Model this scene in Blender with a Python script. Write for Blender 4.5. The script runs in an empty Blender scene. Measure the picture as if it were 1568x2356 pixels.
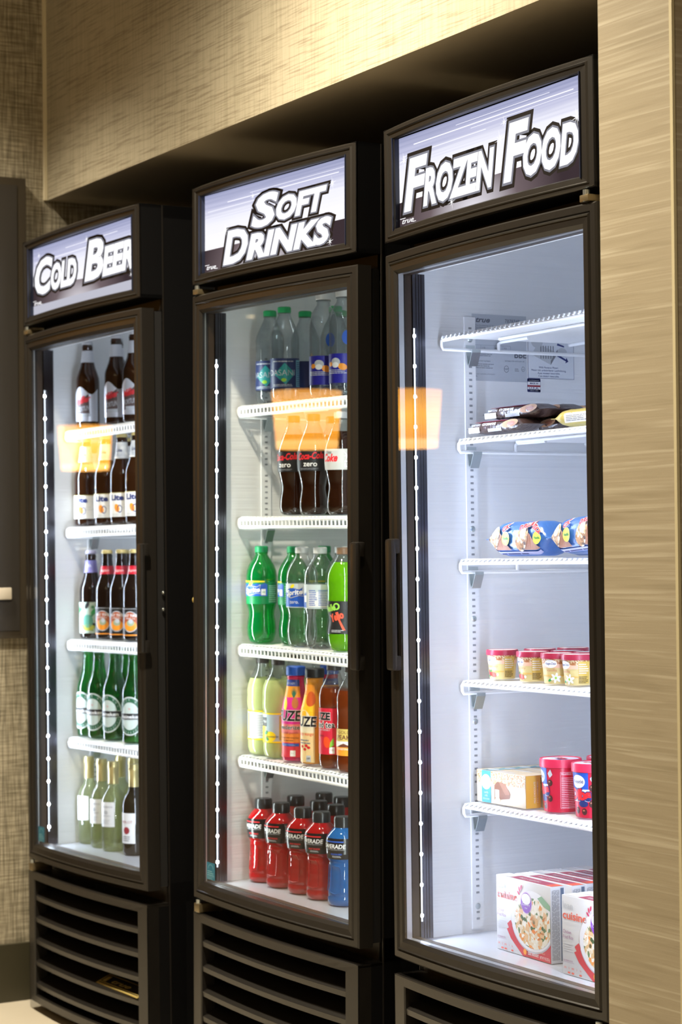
import bpy, bmesh, math, random
from mathutils import Matrix, Vector
random.seed(7)
PI = math.pi
S = bpy.context.scene
COL = S.collection
# ------------------------------------------------------------------ camera
cam_d = bpy.data.cameras.new('camera'); cam = bpy.data.objects.new('camera', cam_d); COL.objects.link(cam)
cam_d.sensor_fit = 'HORIZONTAL'; cam_d.sensor_width = 24.0; cam_d.lens = 73.548
cam_d.clip_start = 0.05; cam_d.clip_end = 60
_R = Vector((0.51436171, 0.85752196, -0.00938744)); _U = Vector((0.01898, -0.00043990, 0.99981975)); _F = Vector((-0.85736326, 0.51444718, 0.01650268))
cam.matrix_world = Matrix(((_R.x, _U.x, -_F.x, 3.42165), (_R.y, _U.y, -_F.y, -2.23456), (_R.z, _U.z, -_F.z, 1.18243), (0, 0, 0, 1)))
cam_d.dof.use_dof = True; cam_d.dof.focus_distance = 3.75; cam_d.dof.aperture_fstop = 6.3; cam_d.dof.aperture_blades = 0
S.camera = cam
S.view_settings.view_transform = 'Standard'; S.view_settings.look = 'None'
S.view_settings.gamma = 1; S.view_settings.use_curve_mapping = False; S.view_settings.exposure = 0.0
# ------------------------------------------------------------------ world and room lights
W = bpy.data.worlds.new('world'); S.world = W; W.use_nodes = True
W.node_tree.nodes['Background'].inputs[0].default_value = (0.55, 0.37, 0.18, 1)
W.node_tree.nodes['Background'].inputs[1].default_value = 0.30
S.cycles.transparent_max_bounces = 32; S.cycles.max_bounces = 10; S.cycles.diffuse_bounces = 4
S.cycles.glossy_bounces = 5; S.cycles.transmission_bounces = 8
S.cycles.sample_clamp_indirect = 6.0; S.cycles.blur_glossy = 0.5
WARM = (1.0, 0.88, 0.68)
def downlight(x, y, z, watts, deg, blend, tx=0, ty=0, r=0.05):
    d = bpy.data.lights.new('downlight_beam', 'SPOT'); d.energy = watts; d.color = WARM; d.spot_size = math.radians(deg); d.spot_blend = blend; d.shadow_soft_size = r
    o = bpy.data.objects.new('downlight_beam', d); COL.objects.link(o); o.location = (x, y, z)
    o.rotation_euler = (Vector((tx, ty, 0)) - Vector((x, y, z))).to_track_quat('-Z', 'Y').to_euler() if (tx or ty) else (0, 0, 0)
    return o
CEIL = 2.9
SPOTS = [(-1.42, -0.80, 225, 110), (0.05, -0.85, 330, 150), (1.50, -0.95, 105, 120)]
for x, y, w, dg in SPOTS: downlight(x, y, CEIL - 0.04, w, dg, 1.0)
# large soft fill light under the lobby ceiling near the camera, no fixture modelled
ad = bpy.data.lights.new('lobby_fill_light', 'AREA'); ad.shape = 'RECTANGLE'; ad.size = 2.4; ad.size_y = 1.6; ad.energy = 22; ad.color = (1.0, 0.74, 0.42)
ao = bpy.data.objects.new('lobby_fill_light', ad); COL.objects.link(ao); ao.location = (2.6, -3.2, CEIL - 0.05)

# ------------------------------------------------------------------ helpers
MATS = {}
def nodes(name):
    m = bpy.data.materials.new(name); m.use_nodes = True; n = m.node_tree; n.nodes.clear(); MATS[name] = m
    out = n.nodes.new('ShaderNodeOutputMaterial'); return m, n, out
def P(name, col, rough=0.5, metal=0.0, spec=0.5, emis=None, es=0.0, coat=0.0, bump=None):
    if name in MATS: return MATS[name]
    m, n, out = nodes(name); b = n.nodes.new('ShaderNodeBsdfPrincipled'); n.links.new(b.outputs[0], out.inputs[0])
    b.inputs['Base Color'].default_value = (*col, 1); b.inputs['Roughness'].default_value = rough; b.inputs['Metallic'].default_value = metal
    b.inputs['Specular IOR Level'].default_value = spec; b.inputs['Coat Weight'].default_value = coat; b.inputs['Coat Roughness'].default_value = 0.05
    if emis: b.inputs['Emission Color'].default_value = (*emis, 1); b.inputs['Emission Strength'].default_value = es
    if bump:
        t = n.nodes.new('ShaderNodeTexCoord'); mp = n.nodes.new('ShaderNodeMapping'); no = n.nodes.new('ShaderNodeTexNoise'); bp = n.nodes.new('ShaderNodeBump')
        mp.inputs['Scale'].default_value = bump[0]; no.inputs['Scale'].default_value = 1; no.inputs['Detail'].default_value = 4
        bp.inputs['Strength'].default_value = bump[1]; bp.inputs['Distance'].default_value = bump[2]
        n.links.new(t.outputs['Object'], mp.inputs[0]); n.links.new(mp.outputs[0], no.inputs['Vector']); n.links.new(no.outputs[0], bp.inputs['Height']); n.links.new(bp.outputs[0], b.inputs['Normal'])
    return m
def EM(name, col, s):
    if name in MATS: return MATS[name]
    m, n, out = nodes(name); e = n.nodes.new('ShaderNodeEmission'); e.inputs[0].default_value = (*col, 1); e.inputs[1].default_value = s
    n.links.new(e.outputs[0], out.inputs[0]); return m
def schlick(n, f0, k=1.0):
    """reflectance of a dielectric surface, the same from both sides"""
    g = n.nodes.new('ShaderNodeNewGeometry'); d = n.nodes.new('ShaderNodeVectorMath'); d.operation = 'DOT_PRODUCT'
    n.links.new(g.outputs['Normal'], d.inputs[0]); n.links.new(g.outputs['Incoming'], d.inputs[1])
    def M(op, a, b=None):
        x = n.nodes.new('ShaderNodeMath'); x.operation = op
        for i, v in enumerate((a, b)):
            if v is None: continue
            if isinstance(v, (int, float)): x.inputs[i].default_value = v
            else: n.links.new(v, x.inputs[i])
        return x.outputs[0]
    c = M('ABSOLUTE', d.outputs['Value']); q = M('SUBTRACT', 1.0, c); p5 = M('POWER', q, 5.0)
    r = M('MULTIPLY', M('ADD', M('MULTIPLY', p5, 1 - f0), f0), k)
    return M('MINIMUM', r, 1.0), c
def CLEAR(name, tint, fill=0.0, fillcol=(1, 1, 1), edge=0.45, f0=0.045, k=1.0, rough=0.03, sub=0.0, bump=0.0):
    """see-through bottle wall: tinted transparency, denser towards the rim, plus a clear gloss; fill adds cloudy liquid"""
    if name in MATS: return MATS[name]
    m, n, out = nodes(name)
    fr, c = schlick(n, f0, k)
    t = n.nodes.new('ShaderNodeBsdfTransparent')
    mx = n.nodes.new('ShaderNodeMix'); mx.data_type = 'RGBA'
    mx.inputs['A'].default_value = (*[v * (1 - edge) for v in tint], 1); mx.inputs['B'].default_value = (*tint, 1)
    pw = n.nodes.new('ShaderNodeMath'); pw.operation = 'POWER'; pw.inputs[1].default_value = 0.6
    n.links.new(c, pw.inputs[0]); n.links.new(pw.outputs[0], mx.inputs['Factor']); n.links.new(mx.outputs['Result'], t.inputs[0])
    base = t.outputs[0]
    if fill > 0:
        d = n.nodes.new('ShaderNodeBsdfDiffuse'); d.inputs[0].default_value = (*fillcol, 1)
        tr = n.nodes.new('ShaderNodeBsdfTranslucent'); tr.inputs[0].default_value = (*fillcol, 1)
        m1 = n.nodes.new('ShaderNodeMixShader'); m1.inputs[0].default_value = sub; n.links.new(d.outputs[0], m1.inputs[1]); n.links.new(tr.outputs[0], m1.inputs[2])
        m2 = n.nodes.new('ShaderNodeMixShader'); m2.inputs[0].default_value = fill; n.links.new(base, m2.inputs[1]); n.links.new(m1.outputs[0], m2.inputs[2]); base = m2.outputs[0]
    g = n.nodes.new('ShaderNodeBsdfGlossy'); g.inputs['Roughness'].default_value = rough
    if bump:
        tc = n.nodes.new('ShaderNodeTexCoord'); no = n.nodes.new('ShaderNodeTexNoise'); no.inputs['Scale'].default_value = 38; bp = n.nodes.new('ShaderNodeBump'); bp.inputs['Strength'].default_value = bump; bp.inputs['Distance'].default_value = 0.003
        n.links.new(tc.outputs['Object'], no.inputs['Vector']); n.links.new(no.outputs[0], bp.inputs['Height']); n.links.new(bp.outputs[0], g.inputs['Normal'])
    m3 = n.nodes.new('ShaderNodeMixShader'); n.links.new(fr, m3.inputs[0]); n.links.new(base, m3.inputs[1]); n.links.new(g.outputs[0], m3.inputs[2])
    n.links.new(m3.outputs[0], out.inputs[0]); return m

class MB:
    """collects faces with material slots and links them as one mesh object"""
    def __init__(s): s.v = []; s.f = []; s.mi = []; s.m = []; s.sm = []
    def mat(s, m):
        if m not in s.m: s.m.append(m)
        return s.m.index(m)
    def add(s, verts, faces, m, smooth=False):
        o = len(s.v); k = s.mat(m); s.v += [tuple(p) for p in verts]
        for f in faces: s.f.append([o + i for i in f]); s.mi.append(k); s.sm.append(smooth)
        return s
    def box(s, x0, x1, y0, y1, z0, z1, m):
        v = [(x, y, z) for x in (x0, x1) for y in (y0, y1) for z in (z0, z1)]
        return s.add(v, [(0, 1, 3, 2), (4, 6, 7, 5), (0, 4, 5, 1), (2, 3, 7, 6), (0, 2, 6, 4), (1, 5, 7, 3)], m)
    def bbox(s, x0, x1, y0, y1, z0, z1, m, r=0.002):
        """box with chamfered edges"""
        b = bmesh.new(); bmesh.ops.create_cube(b, size=1)
        for q in b.verts: q.co = ((x0 + x1) / 2 + q.co.x * (x1 - x0), (y0 + y1) / 2 + q.co.y * (y1 - y0), (z0 + z1) / 2 + q.co.z * (z1 - z0))
        bmesh.ops.bevel(b, geom=b.edges[:] , offset=r, segments=2, affect='EDGES', profile=0.6)
        b.verts.ensure_lookup_table(); v = [tuple(q.co) for q in b.verts]; f = [[q.index for q in a.verts] for a in b.faces]; b.free()
        return s.add(v, f, m, True)
    def lathe(s, prof, m, seg=40, cx=0, cy=0, ridge=0, mats=None):
        """prof = [(r, z)...] from bottom to top; mats(z) may give another material per band"""
        o = []
        for r, z in prof:
            for i in range(seg):
                a = 2 * PI * i / seg; q = r * (1 + (ridge if i % 2 else 0)); o.append((cx + q * math.cos(a), cy + q * math.sin(a), z))
        base = len(s.v); s.v += o
        for j in range(len(prof) - 1):
            mm = mats((prof[j][1] + prof[j + 1][1]) / 2) if mats else m
            k = s.mat(mm)
            for i in range(seg):
                a = base + j * seg + i; b = base + j * seg + (i + 1) % seg
                s.f.append([a, b, b + seg, a + seg]); s.mi.append(k); s.sm.append(True)
        return s
    def tube(s, pts, r, m, seg=8):
        pts = [Vector(p) for p in pts]; rings = []
        for i, p in enumerate(pts):
            t = ((pts[min(i + 1, len(pts) - 1)] - pts[max(i - 1, 0)])).normalized()
            a = t.orthogonal().normalized() if i == 0 else (pa - t * pa.dot(t)).normalized()
            pa = a; b = t.cross(a); rings.append([p + (a * math.cos(2 * PI * k / seg) + b * math.sin(2 * PI * k / seg)) * r for k in range(seg)])
        v = [q for R_ in rings for q in R_]; f = []
        for j in range(len(rings) - 1):
            for i in range(seg): f.append((j * seg + i, j * seg + (i + 1) % seg, (j + 1) * seg + (i + 1) % seg, (j + 1) * seg + i))
        f.append(tuple(range(seg))[::-1]); f.append(tuple((len(rings) - 1) * seg + i for i in range(seg)))
        return s.add(v, f, m, True)
    def sphere(s, c, r, m, seg=12, rings=8, sc=(1, 1, 1)):
        v = [(c[0], c[1], c[2] - r * sc[2])]; f = []
        for j in range(1, rings):
            t = -PI / 2 + PI * j / rings
            for i in range(seg): v.append((c[0] + r * sc[0] * math.cos(t) * math.cos(2 * PI * i / seg), c[1] + r * sc[1] * math.cos(t) * math.sin(2 * PI * i / seg), c[2] + r * sc[2] * math.sin(t)))
        v.append((c[0], c[1], c[2] + r * sc[2])); L = len(v) - 1
        for i in range(seg): f.append((0, 1 + (i + 1) % seg, 1 + i)); f.append((L, L - seg + i, L - seg + (i + 1) % seg))
        for j in range(rings - 2):
            for i in range(seg):
                a = 1 + j * seg + i; b = 1 + j * seg + (i + 1) % seg; f.append((a, b, b + seg, a + seg))
        return s.add(v, f, m, True)
    def build(s, name, parent=None, angle=40):
        me = bpy.data.meshes.new(name); me.from_pydata(s.v, [], s.f)
        for m in s.m: me.materials.append(m)
        me.polygons.foreach_set('material_index', s.mi); me.polygons.foreach_set('use_smooth', s.sm); me.update()
        if any(s.sm): me.set_sharp_from_angle(angle=math.radians(angle))
        o = bpy.data.objects.new(name, me); COL.objects.link(o)
        if parent: o.parent = parent
        return o
def tag(o, label=None, cat=None, group=None, kind=None):
    if label: o['label'] = label
    if cat: o['category'] = cat
    if group: o['group'] = group
    if kind: o['kind'] = kind
    return o
def thing(name, label=None, cat=None, group=None):
    o = bpy.data.objects.new(name, None); COL.objects.link(o); o.empty_display_size = 0.05; return tag(o, label, cat, group)
def struct(o): o['kind'] = 'structure'; return o
def kids(o): return [c for c in bpy.data.objects if c.parent == o]
def dup(root):
    r = root.copy(); COL.objects.link(r)
    for k in ('label', 'group'):
        if k in r: del r[k]
    for c in kids(root):
        d = c.copy(); COL.objects.link(d); d.parent = r
        for g in kids(c):
            e = g.copy(); COL.objects.link(e); e.parent = d
    return r
# --- flat print: shapes in (u, v) metres, then mapped on a surface
_tc = {}
def glyphs(txt, off=0.0, shear=0.0, space=1.0):
    key = (txt, off, shear, space)
    if key in _tc: return _tc[key]
    c = bpy.data.curves.new('lettering', 'FONT'); c.body = txt; c.size = 1; c.offset = off; c.shear = shear; c.space_character = space; c.resolution_u = 3; c.fill_mode = 'BOTH'
    o = bpy.data.objects.new('lettering', c); COL.objects.link(o)
    dg = bpy.context.evaluated_depsgraph_get(); dg.update(); me = o.evaluated_get(dg).to_mesh()
    v = [(p.co.x, p.co.y) for p in me.vertices]; f = [tuple(p.vertices) for p in me.polygons]
    o.evaluated_get(dg).to_mesh_clear(); bpy.data.objects.remove(o); bpy.data.curves.remove(c)
    if not v: v = [(0, 0)]
    x0 = min(a for a, b in v); x1 = max(a for a, b in v); y0 = min(b for a, b in v); y1 = max(b for a, b in v)
    _tc[key] = (v, f, (x0, x1, y0, y1)); return _tc[key]
class Print:
    def __init__(s, mb, mp, step=0.00022): s.mb = mb; s.mp = mp; s.st = step
    def _add(s, uv, faces, m, L):
        if s.mp.__name__ == '<lambda>': s.mb.add([s.mp(u, v, (L + 1) * s.st) for u, v in uv], faces, m); return
        V_ = []; F_ = []
        def cut(pg, lim, sgn):
            o = []
            for i in range(len(pg)):
                (a, b), (c, d) = pg[i - 1], pg[i]; ia, ic = (a - lim) * sgn >= 0, (c - lim) * sgn >= 0
                if ia != ic: t = (lim - a) / (c - a); o.append((lim, b + (d - b) * t))
                if ic: o.append((c, d))
            return o
        for f in faces:                      # slice wide faces into narrow strips so the print follows the curve
            pg = [tuple(uv[i]) for i in f]; lo = min(a for a, b in pg); hi = max(a for a, b in pg)
            if hi - lo <= 0.0032: F_.append(tuple(range(len(V_), len(V_) + len(pg)))); V_ += pg; continue
            u = math.floor(lo / 0.003) * 0.003
            while u < hi:
                q = cut(cut(pg, u, 1), u + 0.003, -1)
                if len(q) > 2: F_.append(tuple(range(len(V_), len(V_) + len(q)))); V_ += q
                u += 0.003
        s.mb.add([s.mp(u, v, (L + 1) * s.st) for u, v in V_], F_, m)
    def rect(s, u0, v0, u1, v1, m, L=0, nu=1, nv=1):
        uv = [(u0 + (u1 - u0) * i / nu, v0 + (v1 - v0) * j / nv) for j in range(nv + 1) for i in range(nu + 1)]
        s._add(uv, [(j * (nu + 1) + i, j * (nu + 1) + i + 1, (j + 1) * (nu + 1) + i + 1, (j + 1) * (nu + 1) + i) for j in range(nv) for i in range(nu)], m, L)
    def oval(s, cu, cv, ru, rv, m, L=1, n=16, ang=0):
        uv = []; f = []; ca, sa = math.cos(ang), math.sin(ang)
        for i in range(n + 1):
            t = -math.cos(PI * i / n); h = math.sqrt(max(0, 1 - t * t))
            for k in (-1, 0, 1):
                a, b = ru * t, rv * h * k; uv.append((cu + a * ca - b * sa, cv + a * sa + b * ca))
        for i in range(n):
            for k in (0, 1): f.append((i * 3 + k, i * 3 + 3 + k, i * 3 + 4 + k, i * 3 + 1 + k))
        s._add(uv, f, m, L)
    def ring(s, cu, cv, ru, rv, w, m, L=1, n=28, a0=0, a1=2 * PI):
        uv = []; f = []
        for i in range(n + 1):
            a = a0 + (a1 - a0) * i / n
            for q in (1, 1 - w): uv.append((cu + ru * q * math.cos(a), cv + rv * q * math.sin(a)))
        for i in range(n): f.append((2 * i + 1, 2 * i, 2 * i + 2, 2 * i + 3))
        s._add(uv, f, m, L)
    def poly(s, pts, m, L=1):
        us = [a for a, b in pts]
        if s.mp.__name__ == '<lambda>' or max(us) - min(us) < 0.005: s._add(pts, [tuple(range(len(pts)))], m, L); return
        from mathutils.geometry import tessellate_polygon
        s._add(pts, [tuple(t) for t in tessellate_polygon([[Vector((a, b, 0)) for a, b in pts]])], m, L)
    def star(s, cu, cv, r, m, L=1, n=8):
        pts = []
        for i in range(2 * n):
            a = PI * i / n; q = r * (1 if i % 4 == 0 else 0.6) if i % 2 == 0 else r * 0.12; pts.append((cu + q * math.cos(a + .2), cv + q * math.sin(a + .2)))
        c = len(pts); pts.append((cu, cv)); s._add(pts, [(c, i, (i + 1) % c) for i in range(c)], m, L)
    def text(s, t, u0, v0, h, m, L=2, w=None, off=0.0, shear=0.0, align='L', space=1.0, rot=0, ref=None):
        """cap height h, baseline v0; w stretches the run to that width"""
        v, f, bb = glyphs(t, off, shear, space); _, _, rb = glyphs(t, 0.0, shear, space); _, _, hb = glyphs('H')
        k = h / hb[3]; kx = k if w is None else w / (rb[1] - rb[0]); wd = (rb[1] - rb[0]) * kx
        x = u0 - {'L': 0, 'C': wd / 2, 'R': wd}[align]; cr, sr = math.cos(rot), math.sin(rot)
        uv = []
        for a, b in v:
            p, q = x + (a - rb[0]) * kx, v0 + b * k
            if rot: p, q = u0 + (p - u0) * cr - (q - v0) * sr, v0 + (p - u0) * sr + (q - v0) * cr
            uv.append((p, q))
        s._add(uv, f, m, L)
    def lines(s, u0, v0, u1, v1, n, m, L=1, fill=0.45, rag=0.3, dash=1):
        """rows of fine print"""
        rnd = random.Random(int(abs(u0 * 1e4) + abs(v1 * 1e4) + n)); dv = (v1 - v0) / n
        for i in range(n):
            v = v0 + dv * i; x = u0; e = u1 - (u1 - u0) * rag * rnd.random()
            while x < e:
                l = min((u1 - u0) * (0.08 + 0.22 * rnd.random()), e - x); s.rect(x, v, x + l, v + dv * fill, m, L); x += l + (u1 - u0) * 0.02 * dash
def flat(origin, U, V, N):
    o, u_, v_, n_ = map(Vector, (origin, U, V, N))
    return lambda u, v, d: o + u_ * u + v_ * v + n_ * d
def rad_of(prof, z):
    for (r0, z0), (r1, z1) in zip(prof, prof[1:]):
        if z0 <= z <= z1 and z1 > z0: return r0 + (r1 - r0) * (z - z0) / (z1 - z0)
    return prof[-1][0]
def wrap(prof, R0, gap=0.0006):
    """u runs round the bottle (0 faces -Y), v is height"""
    def f(u, v, d):
        r = rad_of(prof, v) + gap + d; a = u / R0; return Vector((r * math.sin(a), -r * math.cos(a), v))
    return f

# ------------------------------------------------------------------ materials
black = P('black_cabinet', (0.012, 0.011, 0.010), 0.42, spec=0.45, bump=((300, 300, 300), 0.05, 0.001))
frame_m = P('black_door_plastic', (0.016, 0.014, 0.012), 0.33, spec=0.5)
side_m = P('black_side_panel', (0.004, 0.004, 0.0045), 0.55, spec=0.12)
dark_in = P('dark_gasket', (0.010, 0.010, 0.011), 0.6)
bronze_in = P('dark_bronze_trim', (0.035, 0.022, 0.012), 0.4)
steel = P('brushed_jamb_steel', (0.10, 0.10, 0.115), 0.22, metal=1.0, bump=((60, 60, 4), 0.12, 0.001))
spacer_m = P('silver_spacer', (0.62, 0.63, 0.63), 0.35, metal=0.9)
zinc = P('zinc_plated_steel', (0.55, 0.60, 0.60), 0.28, metal=0.9)
liner = P('white_liner', (0.80, 0.81, 0.82), 0.32, spec=0.4, bump=((3, 1.5, 90), 0.55, 0.003))
slot_m = P('slot_shadow_grey', (0.27, 0.28, 0.30), 0.5)
liner_floor = P('grey_liner_floor', (0.42, 0.44, 0.49), 0.14, spec=0.7)
wire_m = P('white_coated_wire', (0.86, 0.87, 0.88), 0.3)
brass = P('brass', (0.85, 0.66, 0.22), 0.38, metal=0.55)
white = P('white_print', (0.85, 0.85, 0.85), 0.45)
ink = P('black_print', (0.012, 0.012, 0.014), 0.45)
grey = P('grey_print', (0.22, 0.23, 0.26), 0.5)
lgrey = P('light_grey_print', (0.52, 0.54, 0.57), 0.5)
red = P('red_print', (0.70, 0.02, 0.03), 0.4)
dred = P('dark_red_print', (0.35, 0.03, 0.05), 0.4)
yellow = P('yellow_print', (0.95, 0.75, 0.02), 0.4)
green = P('green_print', (0.03, 0.30, 0.08), 0.4)
navy = P('navy_print', (0.015, 0.03, 0.16), 0.4)
blue = P('blue_print', (0.02, 0.10, 0.50), 0.4)
purple = P('purple_print', (0.22, 0.05, 0.40), 0.4)
orange = P('orange_print', (0.90, 0.32, 0.03), 0.4)
led_lens = EM('led_lens_glow', (0.80, 0.88, 1.0), 2.6)
led_dot = EM('led_diode_glow', (0.84, 0.92, 1.0), 150.0)
def glass_material():
    m, n, out = nodes('door_glass'); fr, c = schlick(n, 0.045, 1.05)
    t = n.nodes.new('ShaderNodeBsdfTransparent'); t.inputs[0].default_value = (0.95, 0.96, 0.96, 1)
    g = n.nodes.new('ShaderNodeBsdfGlossy'); g.inputs['Roughness'].default_value = 0.0
    x = n.nodes.new('ShaderNodeMixShader'); n.links.new(fr, x.inputs[0]); n.links.new(t.outputs[0], x.inputs[1]); n.links.new(g.outputs[0], x.inputs[2]); n.links.new(x.outputs[0], out.inputs[0]); return m
door_glass = glass_material()

def fabric(name, base, dark, light, style):
    """woven wall covering; style 0 cross-hatched linen, 1 horizontal slub, 2 wavy grasscloth"""
    m, n, out = nodes(name); b = n.nodes.new('ShaderNodeBsdfPrincipled'); n.links.new(b.outputs[0], out.inputs[0]); b.inputs['Roughness'].default_value = 0.6; b.inputs['Specular IOR Level'].default_value = 0.3
    t = n.nodes.new('ShaderNodeTexCoord')
    def noise(sc, det, dist=0.0):
        mp = n.nodes.new('ShaderNodeMapping'); mp.inputs['Scale'].default_value = sc; no = n.nodes.new('ShaderNodeTexNoise'); no.inputs['Scale'].default_value = 1; no.inputs['Detail'].default_value = det; no.inputs['Distortion'].default_value = dist
        n.links.new(t.outputs['Object'], mp.inputs[0]); n.links.new(mp.outputs[0], no.inputs['Vector']); return no.outputs[0]
    def ramp(x, a, c, ca, cc):
        r = n.nodes.new('ShaderNodeValToRGB'); r.color_ramp.elements[0].position = a; r.color_ramp.elements[1].position = c
        r.color_ramp.elements[0].color = (*ca, 1); r.color_ramp.elements[1].color = (*cc, 1); n.links.new(x, r.inputs[0]); return r.outputs[0]
    def mult(a, c, fac=1.0):
        x = n.nodes.new('ShaderNodeMix'); x.data_type = 'RGBA'; x.blend_type = 'MULTIPLY'; x.inputs['Factor'].default_value = fac
        n.links.new(a, x.inputs['A']); n.links.new(c, x.inputs['B']); return x.outputs['Result']
    W1 = (1, 1, 1)
    if style == 0:
        h = noise((12, 12, 200), 3); v = noise((200, 200, 10), 3)
        c = mult(ramp(h, 0.35, 0.62, dark, light), ramp(v, 0.36, 0.6, (0.5, 0.5, 0.48), W1))
        hh = h
    elif style == 1:
        h = noise((9, 9, 300), 2); v = noise((150, 150, 6), 2)
        c = mult(ramp(h, 0.34, 0.50, dark, light), ramp(v, 0.32, 0.58, (0.84, 0.84, 0.82), W1)); hh = h
    else:
        h = noise((3.0, 3.0, 150), 3, 0.6); v = noise((3.5, 3.5, 60), 3, 0.6); g = noise((900, 900, 900), 1)
        c = mult(ramp(h, 0.52, 0.78, base, light), ramp(v, 0.26, 0.46, (0.84, 0.83, 0.80), W1)); c = mult(c, ramp(g, 0.3, 0.6, (0.9, 0.9, 0.88), W1)); hh = h
    n.links.new(c, b.inputs['Base Color'])
    bp = n.nodes.new('ShaderNodeBump'); bp.inputs['Strength'].default_value = 0.35; bp.inputs['Distance'].default_value = 0.001; n.links.new(hh, bp.inputs['Height']); n.links.new(bp.outputs[0], b.inputs['Normal'])
    return m
linen = fabric('linen_wall_covering', (0.3, 0.25, 0.16), (0.30, 0.265, 0.185), (0.54, 0.48, 0.36), 0)
slub = fabric('slub_wall_covering', (0.4, 0.33, 0.2), (0.32, 0.275, 0.195), (0.47, 0.42, 0.31), 1)
grass = fabric('grasscloth_wall_covering', (0.335, 0.285, 0.20), (0.2, 0.15, 0.09), (0.47, 0.42, 0.32), 2)
soffit_m = P('brown_painted_soffit', (0.40, 0.345, 0.25), 0.55)
alcove_m = P('alcove_paint', (0.18, 0.15, 0.11), 0.8)
ceil_m = P('ceiling_paint', (0.42, 0.36, 0.27), 0.9)
base_m = P('dark_baseboard', (0.045, 0.04, 0.022), 0.45)
cream = P('cream_trim_paint', (0.80, 0.72, 0.52), 0.5)
def tile_mat():
    m, n, out = nodes('beige_floor_tile'); b = n.nodes.new('ShaderNodeBsdfPrincipled'); n.links.new(b.outputs[0], out.inputs[0]); b.inputs['Roughness'].default_value = 0.35
    t = n.nodes.new('ShaderNodeTexCoord'); br = n.nodes.new('ShaderNodeTexBrick'); br.offset = 0; br.inputs['Scale'].default_value = 1; br.inputs['Brick Width'].default_value = 0.6; br.inputs['Row Height'].default_value = 0.6; br.inputs['Mortar Size'].default_value = 0.003
    no = n.nodes.new('ShaderNodeTexNoise'); no.inputs['Scale'].default_value = 3.5; no.inputs['Detail'].default_value = 8
    r = n.nodes.new('ShaderNodeValToRGB'); r.color_ramp.elements[0].color = (0.62, 0.55, 0.42, 1); r.color_ramp.elements[1].color = (0.78, 0.72, 0.60, 1)
    n.links.new(t.outputs['Object'], no.inputs['Vector']); n.links.new(t.outputs['Object'], br.inputs['Vector']); n.links.new(no.outputs[0], r.inputs[0])
    n.links.new(r.outputs[0], br.inputs['Color1']); n.links.new(r.outputs[0], br.inputs['Color2']); br.inputs['Mortar'].default_value = (0.35, 0.3, 0.22, 1); n.links.new(br.outputs[0], b.inputs['Base Color']); return m
tile = tile_mat()

# ------------------------------------------------------------------ room
XL = -1.74
def slab(name, x0, x1, y0, y1, z0, z1, m):
    return struct(MB().box(x0, x1, y0, y1, z0, z1, m).build(name))
slab('floor', -12, 6.5, -8, 1.2, -0.1, 0.0, tile)
slab('ceiling', -12, 6.5, -8, 1.2, CEIL, CEIL + 0.1, ceil_m)
slab('wall_left', XL - 0.14, XL, -0.205, 0.86, 0, CEIL, linen)
slab('wall_back', -12, 6.5, 0.86, 1.0, 0, CEIL, alcove_m)
slab('wall_front', -12, 6.5, -8.1, -8, 0, CEIL, grass)
slab('wall_far_left', -12.1, -12, -8, 1.0, 0, CEIL, grass)
slab('baseboard_left', XL, XL + 0.014, -0.205, 0.86, 0, 0.15, base_m)
# dropped soffit over the coolers: its face runs very slightly out of square with the alcove
xa, ya, xb, yb, zs = XL + 0.001, -0.0432, 0.727, -0.118, 2.111
s1 = MB(); v = [(xa, ya, zs), (xb, yb, zs), (xb, 0.86, zs), (xa, 0.86, zs), (xa, ya, CEIL), (xb, yb, CEIL), (xb, 0.86, CEIL), (xa, 0.86, CEIL)]
s1.add(v, [(0, 1, 5, 4)], slub).add(v, [(0, 3, 2, 1)], soffit_m).add(v, [(4, 5, 6, 7), (1, 2, 6, 5), (3, 0, 4, 7), (2, 3, 7, 6)], alcove_m)
struct(s1.build('wall_soffit'))
slab('wall_pier', 0.727, 0.912, -0.12, 0.86, 0, CEIL, grass)
slab('trim_1', XL + 0.001, XL + 0.0095, ya - 0.010, ya - 0.001, zs, CEIL, cream)
slab('trim_2', 0.908, 0.9145, -0.1225, -0.117, 0, CEIL, P('pale_corner_bead', (0.50, 0.44, 0.28), 0.5))
# recessed downlights and the pendants of the lobby
def recessed(x, y, label, e=14):
    t = thing('recessed_downlight', label, 'ceiling light', 'recessed downlights in the ceiling'); t.location = (x, y, CEIL)
    MB().lathe([(0.085, 0.0), (0.085, -0.006), (0.062, -0.006), (0.058, 0.0)][::-1], P('white_trim_ring', (0.8, 0.78, 0.72), 0.4), 32).build('trim_ring', t)
    MB().lathe([(0.0, -0.002), (0.030, -0.002)], EM('downlight_glow', (1.0, 0.75, 0.40), e), 24).build('lamp_lens', t)
recessed(SPOTS[0][0], SPOTS[0][1], 'round recessed ceiling downlight beside the left wing wall')
recessed(SPOTS[1][0], SPOTS[1][1], 'round recessed ceiling downlight in front of the middle of the soffit')
recessed(SPOTS[2][0], SPOTS[2][1], 'round recessed ceiling downlight right of the pier')
recessed(-9.99, -5.77, 'round recessed ceiling downlight deep in the lobby, further one')
recessed(-9.06, -5.19, 'round recessed ceiling downlight deep in the lobby, nearer one')
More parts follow.
